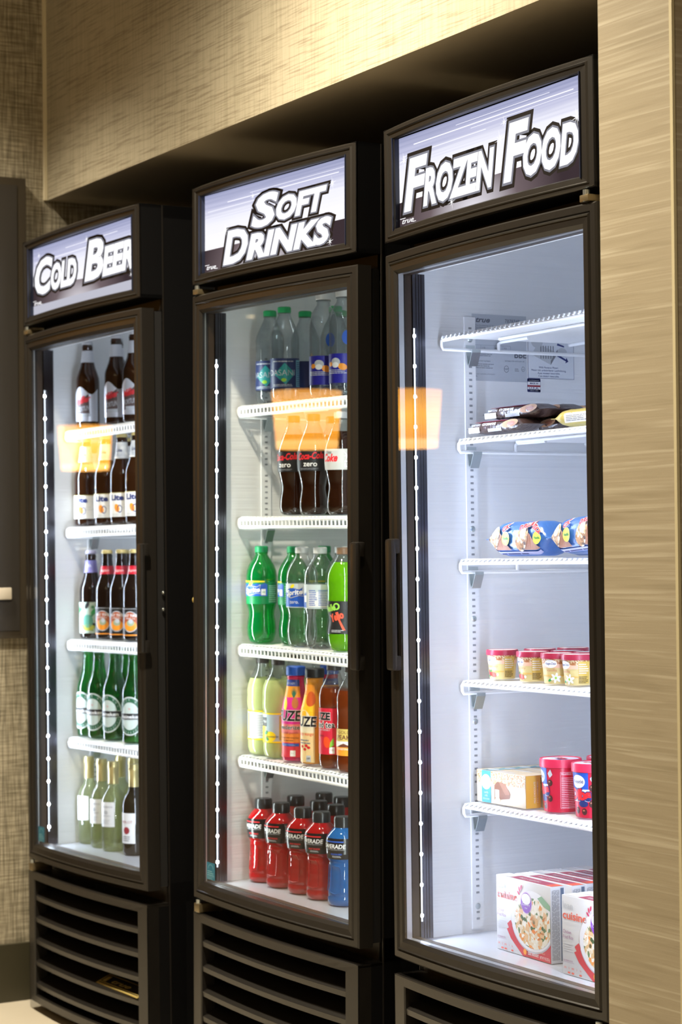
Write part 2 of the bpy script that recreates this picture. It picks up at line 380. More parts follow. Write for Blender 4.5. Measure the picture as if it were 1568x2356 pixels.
def shade_mat():
    m, n, out = nodes('amber_fabric_shade'); e = n.nodes.new('ShaderNodeEmission'); t = n.nodes.new('ShaderNodeTexCoord'); sp = n.nodes.new('ShaderNodeSeparateXYZ'); r = n.nodes.new('ShaderNodeValToRGB')
    n.links.new(t.outputs['Generated'], sp.inputs[0]); n.links.new(sp.outputs[2], r.inputs[0])
    el = r.color_ramp.elements; el[0].position = 0.0; el[0].color = (1.0, 0.45, 0.10, 1); el[1].position = 1.0; el[1].color = (0.55, 0.22, 0.02, 1)
    for p_, c_ in ((0.10, (1.0, 0.55, 0.16, 1)), (0.16, (0.80, 0.30, 0.025, 1)), (0.55, (1.0, 0.42, 0.035, 1))):
        x = r.color_ramp.elements.new(p_); x.color = c_
    n.links.new(r.outputs[0], e.inputs[0]); e.inputs[1].default_value = 11.0; n.links.new(e.outputs[0], out.inputs[0]); return m
shade_m = shade_mat()
for i, (x, y, z, sc, lb) in enumerate([(-7.45, -3.05, 1.75, 1.0, 'amber drum pendant lamp further from the coolers'), (-4.36, -2.68, 1.73, 1.0, 'amber drum pendant lamp nearer to the coolers')]):
    t = thing('pendant_lamp', lb, 'lamp', 'amber pendant lamps of the lobby'); t.location = (x, y, z - 0.12)
    MB().lathe([(0.134, 0.0), (0.155, 0.25)], shade_m, 40).build('lamp_shade', t)
    MB().lathe([(0.0, 0.13), (0.03, 0.15), (0.03, 0.19), (0.012, 0.22), (0.012, 0.26), (0.0, 0.26)], EM('bulb_glow', (1, 0.7, 0.35), 12), 16).build('bulb', t)
    MB().tube([(0, 0, 0.26), (0, 0, CEIL - z + 0.12)], 0.004, ink).build('cord', t)
# the dark board on the wing wall
t = thing('wall_board', 'tall dark bronze framed board hung on the left wall', 'wall board'); t.location = (XL, -0.16, 0.95)
MB().box(0.0005, 0.028, -0.045, 0.046, 0.0, 1.21, P('dark_bronze_board', (0.045, 0.035, 0.022), 0.45)).build('frame', t)
MB().box(0.0285, 0.030, -0.044, 0.020, 0.02, 1.19, P('smoky_board_face', (0.036, 0.032, 0.028), 0.4)).build('panel', t)
t = MB().bbox(XL + 0.0305, XL + 0.038, -0.204, -0.164, 1.052, 1.083, P('ivory_plastic', (0.62, 0.56, 0.46), 0.4), 0.003).build('wall_tag')
tag(t, 'small ivory tag on the dark board at the left edge', 'tag')

# ------------------------------------------------------------------ coolers
POSE = {'L': (-1.2853, -0.1479, 0.0105, -0.0073, -0.0042), 'C': (-0.4468, -0.0991, 0.0206, 0.0131, 0.0007), 'R': (0.3671, -0.0957, -0.0320, -0.0069, 0.0035)}
MW = {k: Matrix.Translation((a, b, e)) @ Matrix.Rotation(c, 4, 'Z') @ Matrix.Rotation(d, 4, 'Y') for k, (a, b, c, d, e) in POSE.items()}
def put(o, k, x, y, z, rz=0.0, extra=None):
    o.matrix_world = MW[k] @ Matrix.Translation((x, y, z)) @ Matrix.Rotation(rz, 4, 'Z') @ (extra or Matrix.Identity(4)); return o
HW = 0.343; XI = 0.328; DEPTH = 0.75
def bow(x): return -0.018 * (1 - (x / HW) ** 2)
def ring_frame(mb, x1, z0, z1, ins, depth, m, back, inner=None):
    """rectangular moulding: ins = inset stations (side, top/bottom), depth = y of each station, bowed in plan"""
    NX = 14
    def loop(k):
        sx, sz = ins[k]; X = x1 - sx; A = z0 + sz; B = z1 - sz; pts = []
        for i in range(NX + 1): x = -X + 2 * X * i / NX; pts.append((x, A))
        pts.append((X, (A + B) / 2))
        for i in range(NX + 1): x = X - 2 * X * i / NX; pts.append((x, B))
        pts.append((-X, (A + B) / 2))
        return [(x, bow(x) + depth[k], z) for x, z in pts]
    loops = [[(x, back, z) for x, y, z in loop(0)]] + [loop(k) for k in range(len(ins))]
    loops.append([(x, back if inner is None else inner, z) for x, y, z in loop(len(ins) - 1)])
    n = len(loops[0]); vs = [p for l in loops for p in l]; f = []
    for j in range(len(loops) - 1):
        for i in range(n): f.append((j * n + i, j * n + (i + 1) % n, (j + 1) * n + (i + 1) % n, (j + 1) * n + i))
    J = len(loops) - 1
    for i in range(n): f.append((J * n + i, J * n + (i + 1) % n, (i + 1) % n, i))
    mb.add(vs, f, m, False)
def sign_background(kind):
    m, n, out = nodes('backlit_film_' + kind); e = n.nodes.new('ShaderNodeEmission'); t = n.nodes.new('ShaderNodeTexCoord'); sp = n.nodes.new('ShaderNodeSeparateXYZ')
    n.links.new(t.outputs['Generated'], sp.inputs[0])
    def M(op, a, b=None, cl=False):
        x = n.nodes.new('ShaderNodeMath'); x.operation = op; x.use_clamp = cl
        for i, q in enumerate((a, b)):
            if q is None: continue
            if isinstance(q, (int, float)): x.inputs[i].default_value = q
            else: n.links.new(q, x.inputs[i])
        return x.outputs[0]
    X, Z = sp.outputs[0], sp.outputs[2]
    edge, slope = {'frozen': (0.30, 0.0), 'soft': (0.31, 0.0), 'beer': (0.44, -0.18)}[kind]
    # upper, silvery part: printed streaks, with the tube's brightening painted into the gradient
    mp = n.nodes.new('ShaderNodeMapping'); mp.inputs['Scale'].default_value = (1.2, 0, 34); mp.inputs['Rotation'].default_value = (0, 0.006, 0); no = n.nodes.new('ShaderNodeTexNoise'); no.inputs['Scale'].default_value = 1; no.inputs['Detail'].default_value = 2
    n.links.new(t.outputs['Generated'], mp.inputs[0]); n.links.new(mp.outputs[0], no.inputs['Vector'])
    r1 = n.nodes.new('ShaderNodeValToRGB'); el = r1.color_ramp.elements; el[0].position = 0.25; el[0].color = (1.0, 0.98, 1.0, 1); el[1].position = 1.0; el[1].color = (0.30, 0.32, 0.50, 1)
    x = el.new(0.66); x.color = (0.86, 0.86, 0.96, 1); x = el.new(0.84); x.color = (0.52, 0.53, 0.72, 1)
    zz = M('ADD', Z, M('MULTIPLY', M('SUBTRACT', no.outputs[0], 0.5), -0.22)); n.links.new(zz, r1.inputs[0])
    # lower dark part with a pale centre
    dx = M('SUBTRACT', X, 0.42 if kind != 'beer' else 0.45); dz = M('MULTIPLY', M('SUBTRACT', Z, 0.0), 0.55)
    d = M('SQRT', M('ADD', M('MULTIPLY', dx, dx), M('MULTIPLY', dz, dz)))
    r2 = n.nodes.new('ShaderNodeValToRGB'); el = r2.color_ramp.elements; el[0].position = 0.02; el[0].color = (0.75, 0.72, 0.78, 1); el[1].position = 0.46; el[1].color = (0.045, 0.03, 0.035, 1)
    x = el.new(0.24); x.color = (0.16, 0.12, 0.13, 1); n.links.new(d, r2.inputs[0])
    sel = M('LESS_THAN', Z, M('ADD', M('MULTIPLY', X, slope), edge + (0.02 if kind == 'beer' else 0)))
    mx = n.nodes.new('ShaderNodeMix'); mx.data_type = 'RGBA'; n.links.new(sel, mx.inputs['Factor']); n.links.new(r1.outputs[0], mx.inputs['A']); n.links.new(r2.outputs[0], mx.inputs['B'])
    res = mx.outputs['Result']
    if kind == 'beer':
        sel2 = M('LESS_THAN', Z, 0.17); m2 = n.nodes.new('ShaderNodeMix'); m2.data_type = 'RGBA'; n.links.new(sel2, m2.inputs['Factor']); n.links.new(res, m2.inputs['A']); m2.inputs['B'].default_value = (0.50, 0.50, 0.58, 1); res = m2.outputs['Result']
    n.links.new(res, e.inputs[0]); e.inputs[1].default_value = 1.08; n.links.new(e.outputs[0], out.inputs[0]); return m
sg_white = EM('sign_letter_white', (1.0, 0.99, 1.0), 1.25); sg_grey = EM('sign_letter_grey', (0.50, 0.50, 0.58), 0.55)
sg_black = P('sign_letter_outline', (0.006, 0.005, 0.006), 0.4); sg_streak = EM('sign_streak', (0.9, 0.9, 1.0), 1.1)
SY = 0.012
def sign_print(kind, cab):
    mb = MB(); p = Print(mb, flat((0, SY, 0), (1, 0, 0), (0, 0, 1), (0, -1, 0)), 0.0004)
    def run(t, u0, v0, h, w, sh, ob=0.060, sp=1.0):
        sh += 0.10
        p.text(t, u0, v0, h, sg_black, 1, w, off=ob * 2.05, shear=sh, space=sp)
        p.text(t, u0, v0, h, sg_grey, 2, w, off=ob * 1.15, shear=sh, space=sp)
        p.text(t, u0, v0, h, sg_white, 3, w, off=ob * 0.60, shear=sh, space=sp)
    if kind == 'frozen':
        run('F', -0.280, 1.823, 0.090, 0.075, 0.12); run('ROZEN', -0.212, 1.823, 0.062, 0.236, 0.12, 0.075, 1.0)
        run('F', 0.062, 1.823, 0.093, 0.070, 0.12); run('OOD', 0.122, 1.823, 0.062, 0.158, 0.12, 0.075)
        stars = [(-0.283, 1.918, .017), (0.048, 1.898, .018), (0.062, 1.926, .014), (0.281, 1.893, .018), (-0.115, 1.812, .015)]
        st = [(-0.25, 1.942, 0.27, 0.0022), (-0.05, 1.936, 0.29, 0.001), (-0.29, 1.925, 0.0, 0.0015), (-0.1, 1.951, 0.2, 0.001)]
    elif kind == 'soft':
        run('S', -0.085, 1.868, 0.062, 0.098, 0.12); run('OFT', 0.018, 1.872, 0.043, 0.192, 0.15, 0.08)
        run('D', -0.212, 1.803, 0.066, 0.098, 0.12); run('RINKS', -0.108, 1.803, 0.047, 0.335, 0.15, 0.08)
        stars = [(-0.205, 1.876, .016), (-0.085, 1.934, .012), (0.238, 1.918, .016), (0.228, 1.801, .015)]
        st = [(-0.2, 1.936, 0.26, 0.0022), (-0.29, 1.925, 0.05, 0.0014), (-0.1, 1.944, 0.28, 0.001)]
    else:
        run('C', -0.285, 1.846, 0.082, 0.100, 0.12, 0.055); run('OLD', -0.185, 1.848, 0.058, 0.148, 0.12, 0.075)
        run('B', 0.022, 1.846, 0.088, 0.095, 0.12, 0.055); run('EER', 0.122, 1.846, 0.062, 0.162, 0.12, 0.075)
        stars = [(-0.262, 1.942, .012), (0.03, 1.945, .013), (0.276, 1.828, .013)]
        st = [(-0.29, 1.925, 0.1, 0.002), (-0.1, 1.94, 0.2, 0.0016)]
    for a, b, c_, w in st: p.rect(a, b, c_, b + w, sg_streak, 0)
    for a, b, r in stars: p.star(a, b, r, sg_white, 5)
    lx, lz = (-0.292, 1.797) if kind != 'beer' else (-0.293, 1.817)
    p.text('true', lx, lz, 0.0095, sg_white, 5, 0.042, off=0.012, shear=0.35); p.rect(lx - 0.008, lz + 0.0095, lx + 0.012, lz + 0.0107, sg_white, 5); p.rect(lx + 0.038, lz - 0.001, lx + 0.05, lz + 0.0002, sg_white, 5)
    return mb.build('sign_lettering', cab)

GROT = {'L': 0.0, 'C': 0.0, 'R': 0.010}; LEDW = {'L': 4.8, 'C': 2.5, 'R': 4.9}; LEDC = {'L': (0.72, 0.83, 1.0), 'C': (0.84, 0.95, 0.92), 'R': (0.62, 0.73, 1.0)}
def make_cooler(k, kind, name, label, handle_side, hinge):
    cab = thing(name, label, 'display cooler' if kind != 'frozen' else 'display freezer', None)
    cab.matrix_world = MW[k]
    y0 = 0.058
    b = MB()   # outer shell: sides, top, back, base and the front rails that carry header, door and grille
    b.box(-HW, -XI - 0.002, y0, DEPTH, 0.03, 1.985, side_m).box(XI + 0.002, HW, y0, DEPTH, 0.03, 1.985, side_m)
    b.box(-HW, HW, y0, DEPTH, 1.955, 1.985, side_m).box(-HW, HW, DEPTH - 0.02, DEPTH, 0.03, 1.985, side_m)
    b.box(-HW, HW, y0 + 0.01, DEPTH, 0.03, 0.06, side_m).box(-HW, HW, y0, 0.0615, 1.7135, 1.955, black).box(-HW, HW, y0, 0.12, 0.362, 0.408, black)
    b.box(-XI, XI, 0.30, 0.31, 0.06, 0.40, dark_in)
    b.box(-HW - 0.001, -HW + 0.001, y0 - 0.0012, y0 + 0.0018, 0.03, 1.985, frame_m).box(HW - 0.001, HW + 0.001, y0 - 0.0012, y0 + 0.0018, 0.03, 1.985, frame_m)
    b.build('cabinet', cab)
    b = MB()   # white liner
    IB = DEPTH - 0.05; zt, zf = 1.90, 0.4245; b.box(-XI, XI, 0.063, 0.080, 1.7125, zt - 0.001, liner)
    b.box(-XI - 0.0015, -XI, 0.062, IB, zf, zt, liner).box(XI, XI + 0.0015, 0.062, IB, zf, zt, liner)
    b.box(-XI, XI, IB, IB + 0.0015, zf, zt, liner).box(-XI, XI, 0.062, IB, zt, zt + 0.0015, liner).box(-XI, XI, 0.05, IB, zf - 0.002, zf, liner_floor)
    b.build('liner', cab)
    # pilasters with slots and screws
    for sx, yy in ((-1, 0.18), (1, 0.18), (-1, 0.60), (1, 0.60)):
        q = MB(); xw = sx * XI; xi = xw - sx * 0.004
        q.box(min(xw, xi), max(xw, xi), yy - 0.0125, yy + 0.0125, 0.432, 1.63, liner)
        n = 92; x2 = xi - sx * 0.0004
        for i in range(n):
            z = 0.452 + i * 0.0127
            if i % 17 == 3: continue
            q.box(min(xi, x2), max(xi, x2), yy - 0.0035, yy + 0.0035, z - 0.0020, z + 0.0020, slot_m)
        q.build('pilaster', cab)
        if yy < 0.3:
            for zz in (0.476, 0.65, 0.836, 1.037, 1.213, 1.586):
                MB().sphere((xi, yy, zz), 0.0062, zinc, 10, 6, (0.3, 1, 1)).build('screw', cab)
    # LED bars on both jambs
    for sx in (-1, 1):
        q = MB(); a, c_ = sx * 0.3285, sx * 0.306
        q.box(min(a, c_), max(a, c_), 0.0385, 0.066, 0.428, 1.705, steel)
        for yy in (0.046, 0.052, 0.058): q.box(min(c_, c_ - sx * 0.0012), max(c_, c_ - sx * 0.0012), yy, yy + 0.0018, 0.43, 1.704, steel)
        jb = q.build('jamb_trim', cab)
        q = MB(); c2 = c_ - sx * 0.0014
        q.box(min(c_, c2), max(c_, c2), 0.0395, 0.0420, 0.462, 1.600, led_lens)
        for i in range(20):
            z = 1.585 - i * 0.0585
            if z < 0.47: break
            q.sphere((c2, 0.0405, z), 0.0034, led_dot, 8, 6, (0.8, 1, 1.2))
        q.build('led_strip', jb)
        ld = bpy.data.lights.new('led_bar_light', 'AREA'); ld.shape = 'RECTANGLE'; ld.size = 0.008; ld.size_y = 1.14; ld.energy = LEDW[k]; ld.color = LEDC[k]
        lo = bpy.data.objects.new('led_bar_light', ld); COL.objects.link(lo); dirv = Vector((-sx, 1.3, 0)).normalized()
        lo.matrix_world = MW[k] @ Matrix.Translation((c2 - sx * 0.0035, 0.0415, 1.03)) @ dirv.to_track_quat('-Z', 'Y').to_matrix().to_4x4()
    # header with its lit sign
    b = MB(); ring_frame(b, HW, 1.766, 1.985, [(0, 0), (0.003, 0.003), (0.014, 0.008), (0.017, 0.0095), (0.019, 0.0105), (0.021, 0.012), (0.036, 0.021), (0.040, 0.0235)], [0.003, 0, 0, -0.0025, -0.002, 0.001, 0.002, 0.006], frame_m, 0.0)
    b.box(-HW, HW, 0.0, y0, 1.977, 1.985, side_m).box(-HW, HW, 0.0, y0, 1.766, 1.774, side_m).box(-HW, -HW + 0.008, 0, y0, 1.766, 1.985, side_m).box(HW - 0.008, HW, 0, y0, 1.766, 1.985, side_m)
    hd = b.build('header', cab)
    for sx in (-1, 1): MB().box(sx * 0.306 - 0.001, sx * 0.306 + 0.001, -0.004, 0.014, 1.785, 1.964, P('dark_blue_reveal', (0.02, 0.025, 0.05), 0.3)).build('sign_reveal', hd)
    MB().box(-0.3055, 0.3055, SY + 0.0002, SY + 0.004, 1.786, 1.9635, sign_background(kind)).build('sign_panel', hd)
    sign_print(kind, hd)
    # door
    dr = thing('door'); dr.parent = cab
    b = MB(); IN = [(0, 0), (0.003, 0.003), (0.014, 0.014), (0.016, 0.016), (0.019, 0.019), (0.021, 0.021), (0.034, 0.033), (0.041, 0.040)]
    DP = [0.003, 0, 0, 0.0025, -0.0015, 0.001, 0.002, 0.008]
    ring_frame(b, HW, 0.394, 1.742, IN, DP, frame_m, 0.034, 0.0050); b.build('door_frame', dr)
    b = MB(); ring_frame(b, 0.336, 0.400, 1.736, [(0, 0), (0.022, 0.022)], [0.052, 0.052], dark_in, 0.0345)
    b2 = MB()
    for (x0, x1, z0, z1) in ((-0.336, -0.329, 0.400, 1.736), (0.329, 0.336, 0.400, 1.736), (-0.329, 0.329, 0.400, 0.4235), (-0.329, 0.329, 1.7125, 1.736)): b2.box(x0, x1, 0.0345, 0.057, z0, z1, dark_in)
    b2.build('gasket', dr)
    b = MB()
    for (x0, x1, z0, z1) in ((-0.304, -0.3025, 0.434, 1.702), (0.3025, 0.304, 0.434, 1.702), (-0.304, 0.304, 0.432, 0.434), (-0.304, 0.304, 1.702, 1.704)):
        b.box(x0, x1, 0.0055, 0.0165, z0, z1, spacer_m if k == 'R' else dark_in); b.box(x0 - 0.0001, x1 + 0.0001, 0.010, 0.0125, z0, z1, spacer_m); b.box(x0, x1, 0.0170, 0.0185, z0, z1, dark_in); b.box(x0, x1, 0.019, 0.0335, z0, z1, bronze_in)
    b.build('spacer_bar', dr)
    MB().box(-0.3024, 0.3024, 0.0035, 0.0052, 0.4345, 1.7015, door_glass).build('glass_pane', dr).rotation_euler = (0, 0, GROT[k])
    # handle: slim bar standing off the frame edge
    hx = 0.352 if handle_side > 0 else -0.317; q = MB()
    q.bbox(hx - 0.013, hx + 0.013, -0.018, -0.005, 0.943, 1.195, frame_m, 0.006)
    q.bbox(hx - 0.012, hx + 0.012, -0.012, 0.006, 0.943, 0.972, frame_m, 0.004).bbox(hx - 0.012, hx + 0.012, -0.012, 0.006, 1.166, 1.195, frame_m, 0.004)
    q.build('handle', dr)
    # grille with louvres
    g = thing('grille'); g.parent = cab
    b = MB(); ring_frame(b, HW, 0.030, 0.362, [(0, 0), (0.002, 0.002), (0.041, 0.0185), (0.043, 0.020)], [0.002, 0, 0, 0.003], frame_m, 0.030)
    b.box(-HW, -HW + 0.006, 0.0, 0.10, 0.03, 0.362, side_m).box(HW - 0.006, HW, 0.0, 0.10, 0.03, 0.362, side_m).box(-HW, HW, 0.0, 0.10, 0.356, 0.362, frame_m)
    b.build('grille_frame', g)
    for i in range(5):
        z = 0.303 - i * 0.0555; X = 0.299; vs = []; f = []; N = 14
        for j in range(N + 1):
            x = -X + 2 * X * j / N; yb_ = bow(x)
            vs += [(x, yb_ + 0.004, z - 0.012), (x, yb_ + 0.003, z - 0.001), (x, yb_ + 0.006, z), (x, yb_ + 0.060, z + 0.022), (x, yb_ + 0.060, z + 0.017), (x, yb_ + 0.010, z - 0.010)]
        for j in range(N):
            for q_ in range(6): a = j * 6 + q_; c_ = j * 6 + (q_ + 1) % 6; f.append((a, a + 6, c_ + 6, c_))
        f += [tuple(range(6)), tuple(N * 6 + q_ for q_ in range(6))[::-1]]
        MB().add(vs, f, frame_m).build('louver', g)
    # hinges, feet
    for z0, z1 in ((1.744, 1.764), (0.364, 0.392)):
        MB().bbox(hinge * 0.318 - 0.012, hinge * 0.318 + 0.012, -0.006, 0.050, z0, z1 - 0.008, P('bronze_hinge', (0.30, 0.24, 0.14), 0.35, metal=0.8), 0.002).lathe([(0.0, z0), (0.006, z0), (0.006, z1), (0, z1)], zinc, 14, hinge * 0.318, 0.0).build('hinge', cab)
    for fx in (-0.28, 0.28):
        for fy in (0.12, 0.68): MB().lathe([(0, -0.003), (0.022, -0.003), (0.022, 0.008), (0.010, 0.010), (0.010, 0.032)], black, 16, fx, fy).build('foot', cab)
    return cab
coolers = {}
coolers['L'] = make_cooler('L', 'beer', 'glass_door_cooler', 'black glass door cooler under the COLD BEER sign, at the left wall', 1, -1)
coolers['C'] = make_cooler('C', 'soft', 'glass_door_cooler', 'black glass door cooler under the SOFT DRINKS sign, in the middle', 1, -1)
coolers['R'] = make_cooler('R', 'frozen', 'glass_door_freezer', 'black glass door freezer under the FROZEN FOOD sign, beside the pier', -1, 1)
# brass maker's plate on the beer cooler's grille, key lock on its side
q = MB(); z0 = 0.303 - 3 * 0.0555
cz, cx = z0 + 0.0105, 0.175
Uv = Vector((1, 0, 0)); Vv = Vector((0, 0.054, 0.022)).normalized(); Nv = Vector((0, -0.022, 0.054)).normalized()
org = Vector((cx, bow(cx) + 0.018, z0 + 0.0055)); fm = flat(org, Uv, Vv, Nv)
p = Print(q, fm, 0.0004)
q.add([fm(a, b, d) for a in (-0.112, 0.112) for b in (-0.006, 0.034) for d in (-0.0004, 0.0016)], [(0, 1, 3, 2), (4, 6, 7, 5), (0, 4, 5, 1), (2, 3, 7, 6), (0, 2, 6, 4), (1, 5, 7, 3)], brass)
p2 = Print(q, lambda u, v_, d: fm(u, v_, d + 0.0016), 0.0003)
p2.rect(-0.106, -0.001, 0.106, 0.030, ink, 0); p2.rect(-0.106, 0.001, 0.106, 0.004, brass, 1); p2.rect(-0.100, 0.006, -0.082, 0.027, brass, 1)
p2.text('true', -0.055, 0.009, 0.013, brass, 2, 0.095, off=0.02, shear=0.3)
q.build('maker_plate', coolers['L']); bpy.data.objects['maker_plate']['label'] = 'brass maker\'s plate reading true'
MB().lathe([(0.0, 0), (0.0085, 0), (0.0085, 0.010), (0.006, 0.012), (0.0, 0.012)], brass, 18).build('key_lock', coolers['C'])
kl = bpy.data.objects['key_lock']; kl.matrix_local = Matrix.Translation((-0.343, 0.012, 1.060)) @ Matrix.Rotation(-PI / 2, 4, 'Y')
for zz in (1.081, 1.042): MB().sphere((0.3435, 0.050, zz), 0.004, zinc, 8, 6).build('door_switch', coolers['L'])
# blue efficiency stickers inside the glass
for k in ('L', 'C'):
    q = MB(); p = Print(q, flat((-0.268, 0.0034, 0.4425), (1, 0, 0), (0, 0, 1), (0, -1, 0)), 0.00015)
    teal = P('sticker_blue', (0.02, 0.16, 0.26), 0.5); p.rect(-0.019, 0, 0.019, 0.038, teal, 0); p.ring(0, 0.024, 0.012, 0.010, 0.12, P('sticker_pale', (0.2, 0.42, 0.5), 0.5), 1, a0=0, a1=PI); p.rect(-0.017, 0.006, 0.017, 0.0068, MATS['sticker_pale'], 1); p.lines(-0.015, 0.009, 0.015, 0.022, 3, MATS['sticker_pale'], 1); p.lines(-0.015, 0.001, 0.015, 0.005, 2, MATS['sticker_pale'], 1)
    q.build('efficiency_sticker', coolers[k])
# data plate, motor sticker and origin sticker on the freezer's inner wall
def wallpr(y, z): return flat((-XI + 0.0002, y, z), (0, 1, 0), (0, 0, 1), (1, 0, 0))
silver = P('silver_label', (0.50, 0.53, 0.58), 0.4, metal=0.1); pr = P('label_print', (0.10, 0.11, 0.14), 0.5)
q = MB(); p = Print(q, wallpr(0.187, 1.5055)); p.rect(0, 0, 0.129, 0.132, silver, 0)
p.text('true', 0.010, 0.116, 0.010, pr, 1, 0.032, off=0.03, shear=0.3); p.text('7878748', 0.078, 0.117, 0.007, pr, 1)
for i, tx in enumerate(('True Manufacturing Co., Inc.', 'True Refrigeration', "O'Fallon, MO 63366", 'MADE IN THE USA')): p.text(tx, 0.008, 0.1085 - i * 0.0042, 0.0026, pr, 1)
rn = random.Random(3); x = 0.082
while x < 0.112: w = rn.choice((0.0005, 0.0009, 0.0014)); p.rect(x, 0.099, x + w, 0.108, pr, 1); x += w + rn.choice((0.0006, 0.001))
p.rect(0.004, 0.0925, 0.115, 0.0933, pr, 1); p.text('MODEL: GDM-23F-LD', 0.008, 0.0868, 0.0036, pr, 1)
p.rect(0.004, 0.0615, 0.09, 0.0619, pr, 1); p.rect(0.004, 0.0705, 0.09, 0.0709, pr, 1)
for a in (0.02, 0.052, 0.062, 0.072, 0.09): p.rect(a, 0.0615, a + 0.0004, 0.0709, pr, 1)
p.text('115', 0.024, 0.064, 0.0035, pr, 1); p.text('60', 0.054, 0.064, 0.0035, pr, 1); p.text('1', 0.065, 0.064, 0.0035, pr, 1); p.text('9.0', 0.075, 0.064, 0.0035, pr, 1)
p.text('BBE', 0.100, 0.048, 0.0125, pr, 1, off=0.02); p.lines(0.006, 0.049, 0.055, 0.055, 2, grey, 1); p.text('SUITABLE FOR OUTDOOR USE', 0.077, 0.040, 0.0023, pr, 1)
p.text('U.S. PATENT NUMBERS', 0.007, 0.038, 0.0024, pr, 1); p.lines(0.007, 0.025, 0.050, 0.036, 3, grey, 1); p.text('DO NOT CLEAN SHELL WITH SOLVENT', 0.006, 0.0125, 0.0018, pr, 1); p.text('BBL', 0.006, 0.008, 0.0024, pr, 1)
p.ring(0.080, 0.025, 0.0057, 0.0068, 0.12, pr, 1); p.text('NSF', 0.080, 0.0232, 0.0036, pr, 1, align='C'); p.ring(0.120, 0.026, 0.0042, 0.005, 0.14, pr, 1); p.text('UL', 0.120, 0.024, 0.003, pr, 1, align='C'); p.lines(0.100, 0.021, 0.111, 0.028, 3, grey, 1)
q.build('data_plate', coolers['R'])
q = MB(); p = Print(q, wallpr(0.319, 1.5145)); pw = P('sticker_white', (0.70, 0.73, 0.78), 0.45)
p.rect(0, 0, 0.112, 0.098, pw, 0)
for a, b, c_, d in ((0, 0, 0.112, 0.0006), (0, 0.0974, 0.112, 0.098), (0, 0, 0.0006, 0.098), (0.1114, 0, 0.112, 0.098)): p.rect(a, b, c_, d, navy, 1)
for i, tx in enumerate(('With Reverse Motor.', 'Motor mit umkehrbarer Laufrichtung.', 'Avec moteur reversible.', 'Con motor reversible.')): p.text(tx, 0.050, 0.0205 - i * 0.0058, 0.0038, navy, 1, align='C')
p.poly([(0.008, 0.048), (0.055, 0.028), (0.072, 0.052), (0.025, 0.070)], lgrey, 1); p.poly([(0.055, 0.028), (0.072, 0.052), (0.072, 0.060), (0.055, 0.036)], grey, 2)
for i in range(6): p.rect(0.030 + i * 0.006, 0.040, 0.0325 + i * 0.006, 0.066, grey, 2)
p.oval(0.022, 0.073, 0.014, 0.012, lgrey, 2); p.oval(0.022, 0.082, 0.014, 0.005, grey, 3); p.poly([(0.070, 0.046), (0.092, 0.036), (0.090, 0.032), (0.098, 0.036), (0.093, 0.044), (0.092, 0.040), (0.072, 0.050)], navy, 3); p.poly([(0.070, 0.068), (0.088, 0.064), (0.088, 0.067), (0.072, 0.072)], navy, 3); p.oval(0.083, 0.054, 0.012, 0.009, lgrey, 1)
q.build('motor_sticker', coolers['R'])
q = MB(); p = Print(q, wallpr(0.3165, 1.4865)); p.rect(0.001, 0, 0.031, 0.0275, navy, 0); p.rect(0, 0.001, 0.032, 0.0265, navy, 0)
p.rect(0.0006, 0.0140, 0.0314, 0.0208, white, 1); p.rect(0.0006, 0.0105, 0.0314, 0.0138, dred, 1); p.rect(0.0006, 0.0055, 0.0314, 0.0102, white, 1)
p.text('MADE IN', 0.016, 0.0158, 0.0034, navy, 2, align='C', off=0.02); p.text('U.S.A.', 0.016, 0.0062, 0.0034, navy, 2, 0.024, align='C', off=0.02); p.text('SINCE 1945', 0.016, 0.0015, 0.0027, lgrey, 1, align='C'); p.text('True Refrigeration', 0.016, 0.0225, 0.0022, lgrey, 1, align='C')
q.build('origin_sticker', coolers['R'])

# ------------------------------------------------------------------ wire shelves and their clips
def make_shelf(front, double=True):
    t = thing('wire_shelf'); X = 0.318; yb_ = 0.66; z = -0.0045
    q = MB(); n = 40
    for i in range(n + 1):
        x = -X + 0.006 + (2 * X - 0.012) * i / n
        if double: q.tube([(x, yb_, z), (x, front + 0.002, z), (x, front - 0.0015, z - 0.003), (x, front - 0.001, z - 0.020)], 0.0021, wire_m, 5)
        else: q.tube([(x, yb_, z), (x, front + 0.004, z), (x, front - 0.0035, z - 0.001), (x, front - 0.0055, z - 0.005)], 0.0024, wire_m, 6)
    q.build('deck_wires', t)
    def rail(pts, nm): MB().tube(pts, 0.0036, wire_m, 10).build(nm, t)
    rail([(-X, front, z - (0.0045 if double else 0.0065)), (X, front, z - (0.0045 if double else 0.0065))], 'front_rail')
    if double: rail([(-X, front, z - 0.0215), (X, front, z - 0.0215)], 'front_rail')
    rail([(-X + 0.05, front + 0.10, z - 0.005), (X - 0.05, front + 0.10, z - 0.005)], 'cross_rail'); rail([(-X, 0.45, z - 0.005), (X, 0.45, z - 0.005)], 'cross_rail'); rail([(-X, yb_, z - 0.005), (X, yb_, z - 0.005)], 'cross_rail')
    for sx in (-1, 1):
        rail([(sx * X, front, z - 0.0045), (sx * X, front - 0.003, z - 0.009), (sx * X, front - 0.003, z - 0.019), (sx * X, front, z - 0.024), (sx * X, yb_, z - 0.024)], 'side_rail')
        rail([(sx * X, 0.28, z - 0.024), (sx * X, 0.28, z - 0.009), (sx * (X - 0.004), 0.284, z - 0.005), (sx * (X - 0.09), 0.29, z - 0.005)], 'brace')
    return t
shelfC = make_shelf(0.106); shelfR = make_shelf(0.150, False)
ORD = ['top', 'second', 'third', 'fourth', 'lowest']
SH = {'L': [1.500, 1.248, 0.956, 0.703], 'C': [1.501, 1.250, 0.962, 0.711], 'R': [1.592, 1.392, 1.157, 0.921, 0.683]}
